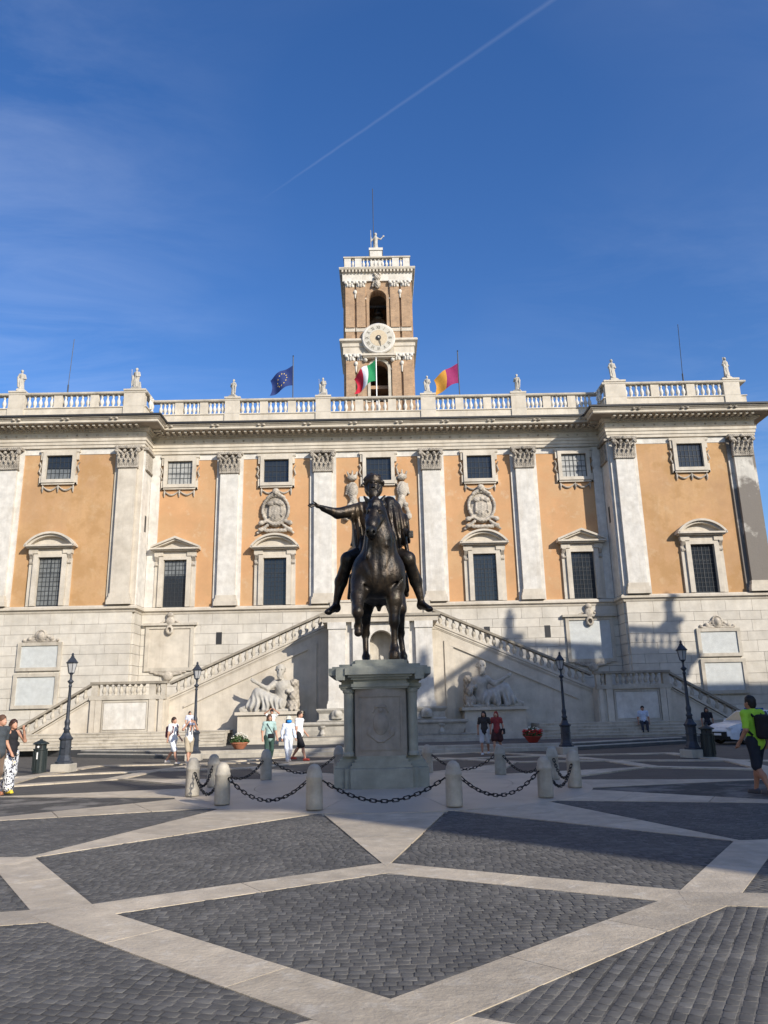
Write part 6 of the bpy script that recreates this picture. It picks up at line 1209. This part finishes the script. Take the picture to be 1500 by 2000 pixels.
for s in (-1, 1):
    obj('side_window', MB().add([(s*.815,-.72,1.05),(s*.825,.30,1.05),(s*.645,.30,1.43),(s*.645,-.22,1.43)], [(0,1,2,3)]), CG, car); obj('side_window', MB().add([(s*.825,.36,1.05),(s*.83,1.35,1.05),(s*.645,.95,1.43),(s*.645,.36,1.43)], [(0,1,2,3)]), CG, car)
    obj('stripe', MB().add([(s*.895,-1.2,.72),(s*.90,1.5,.62),(s*.897,1.5,.80),(s*.895,-.4,.86)], [(0,1,2,3)]), CB, car)
    obj('stripe', MB().add([(s*.885,-1.55,.62),(s*.894,-.9,.60),(s*.88,-.95,.86),(s*.87,-1.15,.84)], [(0,1,2,3)]), CB, car)
    obj('headlight', MB().box(min(s*.50,s*.74), max(s*.50,s*.74), -2.0, -1.8, .62, .74), plain('headlight', (.6,.62,.65), .1), car)
    obj('mirror', MB().box(min(s*.86,s*1.02), max(s*.86,s*1.02), -.72, -.6, 1.0, 1.13), CW, car)
    for y in (-1.28, 1.25):
        w_ = obj('wheel', MB().lathe([(.20,-.1),(.31,-.1),(.32,-.06),(.32,.06),(.31,.1),(.20,.1)], 20).mesh('wheel'), CT, car, loc=(s*.80, y, .32), rot=(0,pi/2,0)); obj('rim', MB().lathe([(.02,-.11),(.19,-.105),(.20,.105),(.02,.11)], 14), CR, w_)
obj('grille', MB().box(-.55, .55, -2.045, -1.9, .34, .56), CT, car); obj('number_plate', MB().box(-.22, .22, -2.06, -2.04, .40, .50), MT['white'], car); obj('bumper', MB().box(-.70, .70, -2.03, -1.7, .22, .36), CT, car)
obj('light_bar', MB().box(-.5, .5, .1, .3, 1.49, 1.58), CB, car)
# ------------------------------------------------------------------ the side palaces that flank the plaza, outside the picture: the right one shades it
def side_palace(A_, B_, depth, H, lab, right, low=None):
    a_ = Vector(A_); b_ = Vector(B_); d_ = (b_-a_).normalized(); n_ = Vector((d_.y, -d_.x)) if right else Vector((-d_.y, d_.x)); Ln = (b_-a_).length
    c_ = Vector((B_[0]+(depth if right else -depth), B_[1]-1.0)); e0 = a_+n_*depth
    side = empty('side_palace', ((a_.x+c_.x)/2, (a_.y+b_.y)/2, 0), lab, 'palace')
    poly = [tuple(a_), tuple(e0), tuple(c_), tuple(b_)]; poly = poly if right else poly[::-1]
    obj('wall', MB().xy(poly, -.03, H-2.2), MT['stucco_old'], side, True)
    pth = [tuple(c_), tuple(b_), tuple(a_), tuple(e0)] if right else [tuple(e0), tuple(a_), tuple(b_), tuple(c_)]
    obj('cornice', MB().sweep([(-.3,H-2.9),(.3,H-2.9),(.5,H-2.5),(1.0,H-2.4),(1.1,H-2.1),(-.3,H-2.0)], pth), MT['trav'], side, True)
    obj('parapet', MB().sweep([(-.35,H-2.05),(.1,H-2.05),(.1,H-1.15),(-.35,H-1.15)], pth), MT['trav'], side, True)
    obj('handrail', MB().sweep([(-.35,H-.2),(.1,H-.2),(.1,H),(-.35,H)], pth), MT['trav'], side, True)
    for q in range(7):                        # giant pilasters of the long front
        p = a_+d_*(Ln*(q+.08)/6.2); P4 = [p-d_*.7-n_*.35, p+d_*.7-n_*.35, p+d_*.7+n_*.1, p-d_*.7+n_*.1]; P4 = [tuple(v) for v in P4]; obj('pilaster', MB().xy(P4, -.03, H-2.9), MT['trav_white'], side, True)
    for (s_, t_) in ((a_, b_), (b_, c_)):
        k = int((t_-s_).length/.5)
        for i in range(k):
            p = s_+(t_-s_)*((i+.5)/k)+n_*.12
            if i % 9 == 0: obj('pier', MB().box(p.x-.4, p.x+.4, p.y-.35, p.y+.35, H-1.15, H-.2), MT['trav'], side, True)
            else: obj('baluster', balm, None, side, True, loc=(p.x, p.y, H-1.15), scale=(1.1,1.1,1.13))
    if low: obj('rear_wing', MB().box(*low), MT['stucco_old'], side, True)
    return a_, b_, c_, d_, Ln
a_, b_, c_, d_, Ln = side_palace(SP_NEAR, SP_FAR, 9.4, SP_H, 'ochre side palace with a balustraded roof to the right of the plaza', True, (36.0, 62, 2, 20.5, -.03, SP_H-2.0))
for i, p in enumerate((c_+Vector((-.6,.2)), b_+Vector((.6,-.3)), b_-d_*9.5, b_-d_*19, b_-d_*28.5, a_+d_*.6)):
    e_ = empty('side_roof_statue', (p.x, p.y, SP_H), 'robed statue on the roof of the right side palace, %s counted from its rear corner' % ('first','second','third','fourth','fifth','sixth')[i], 'statue', 'statues on the side palace roof', rz=-pi/2)
    obj('plinth', plm, None, e_, scale=(1.5,1.5,1.6)); obj('figure', rob[(i*2) % 3], None, e_, loc=(0,0,.38), scale=(.9,.9,.78))
side_palace((-23.5,-14.4), (-28.0,23.0), 9.4, SP_H, 'sunlit ochre side palace with a balustraded roof to the left of the plaza', False)
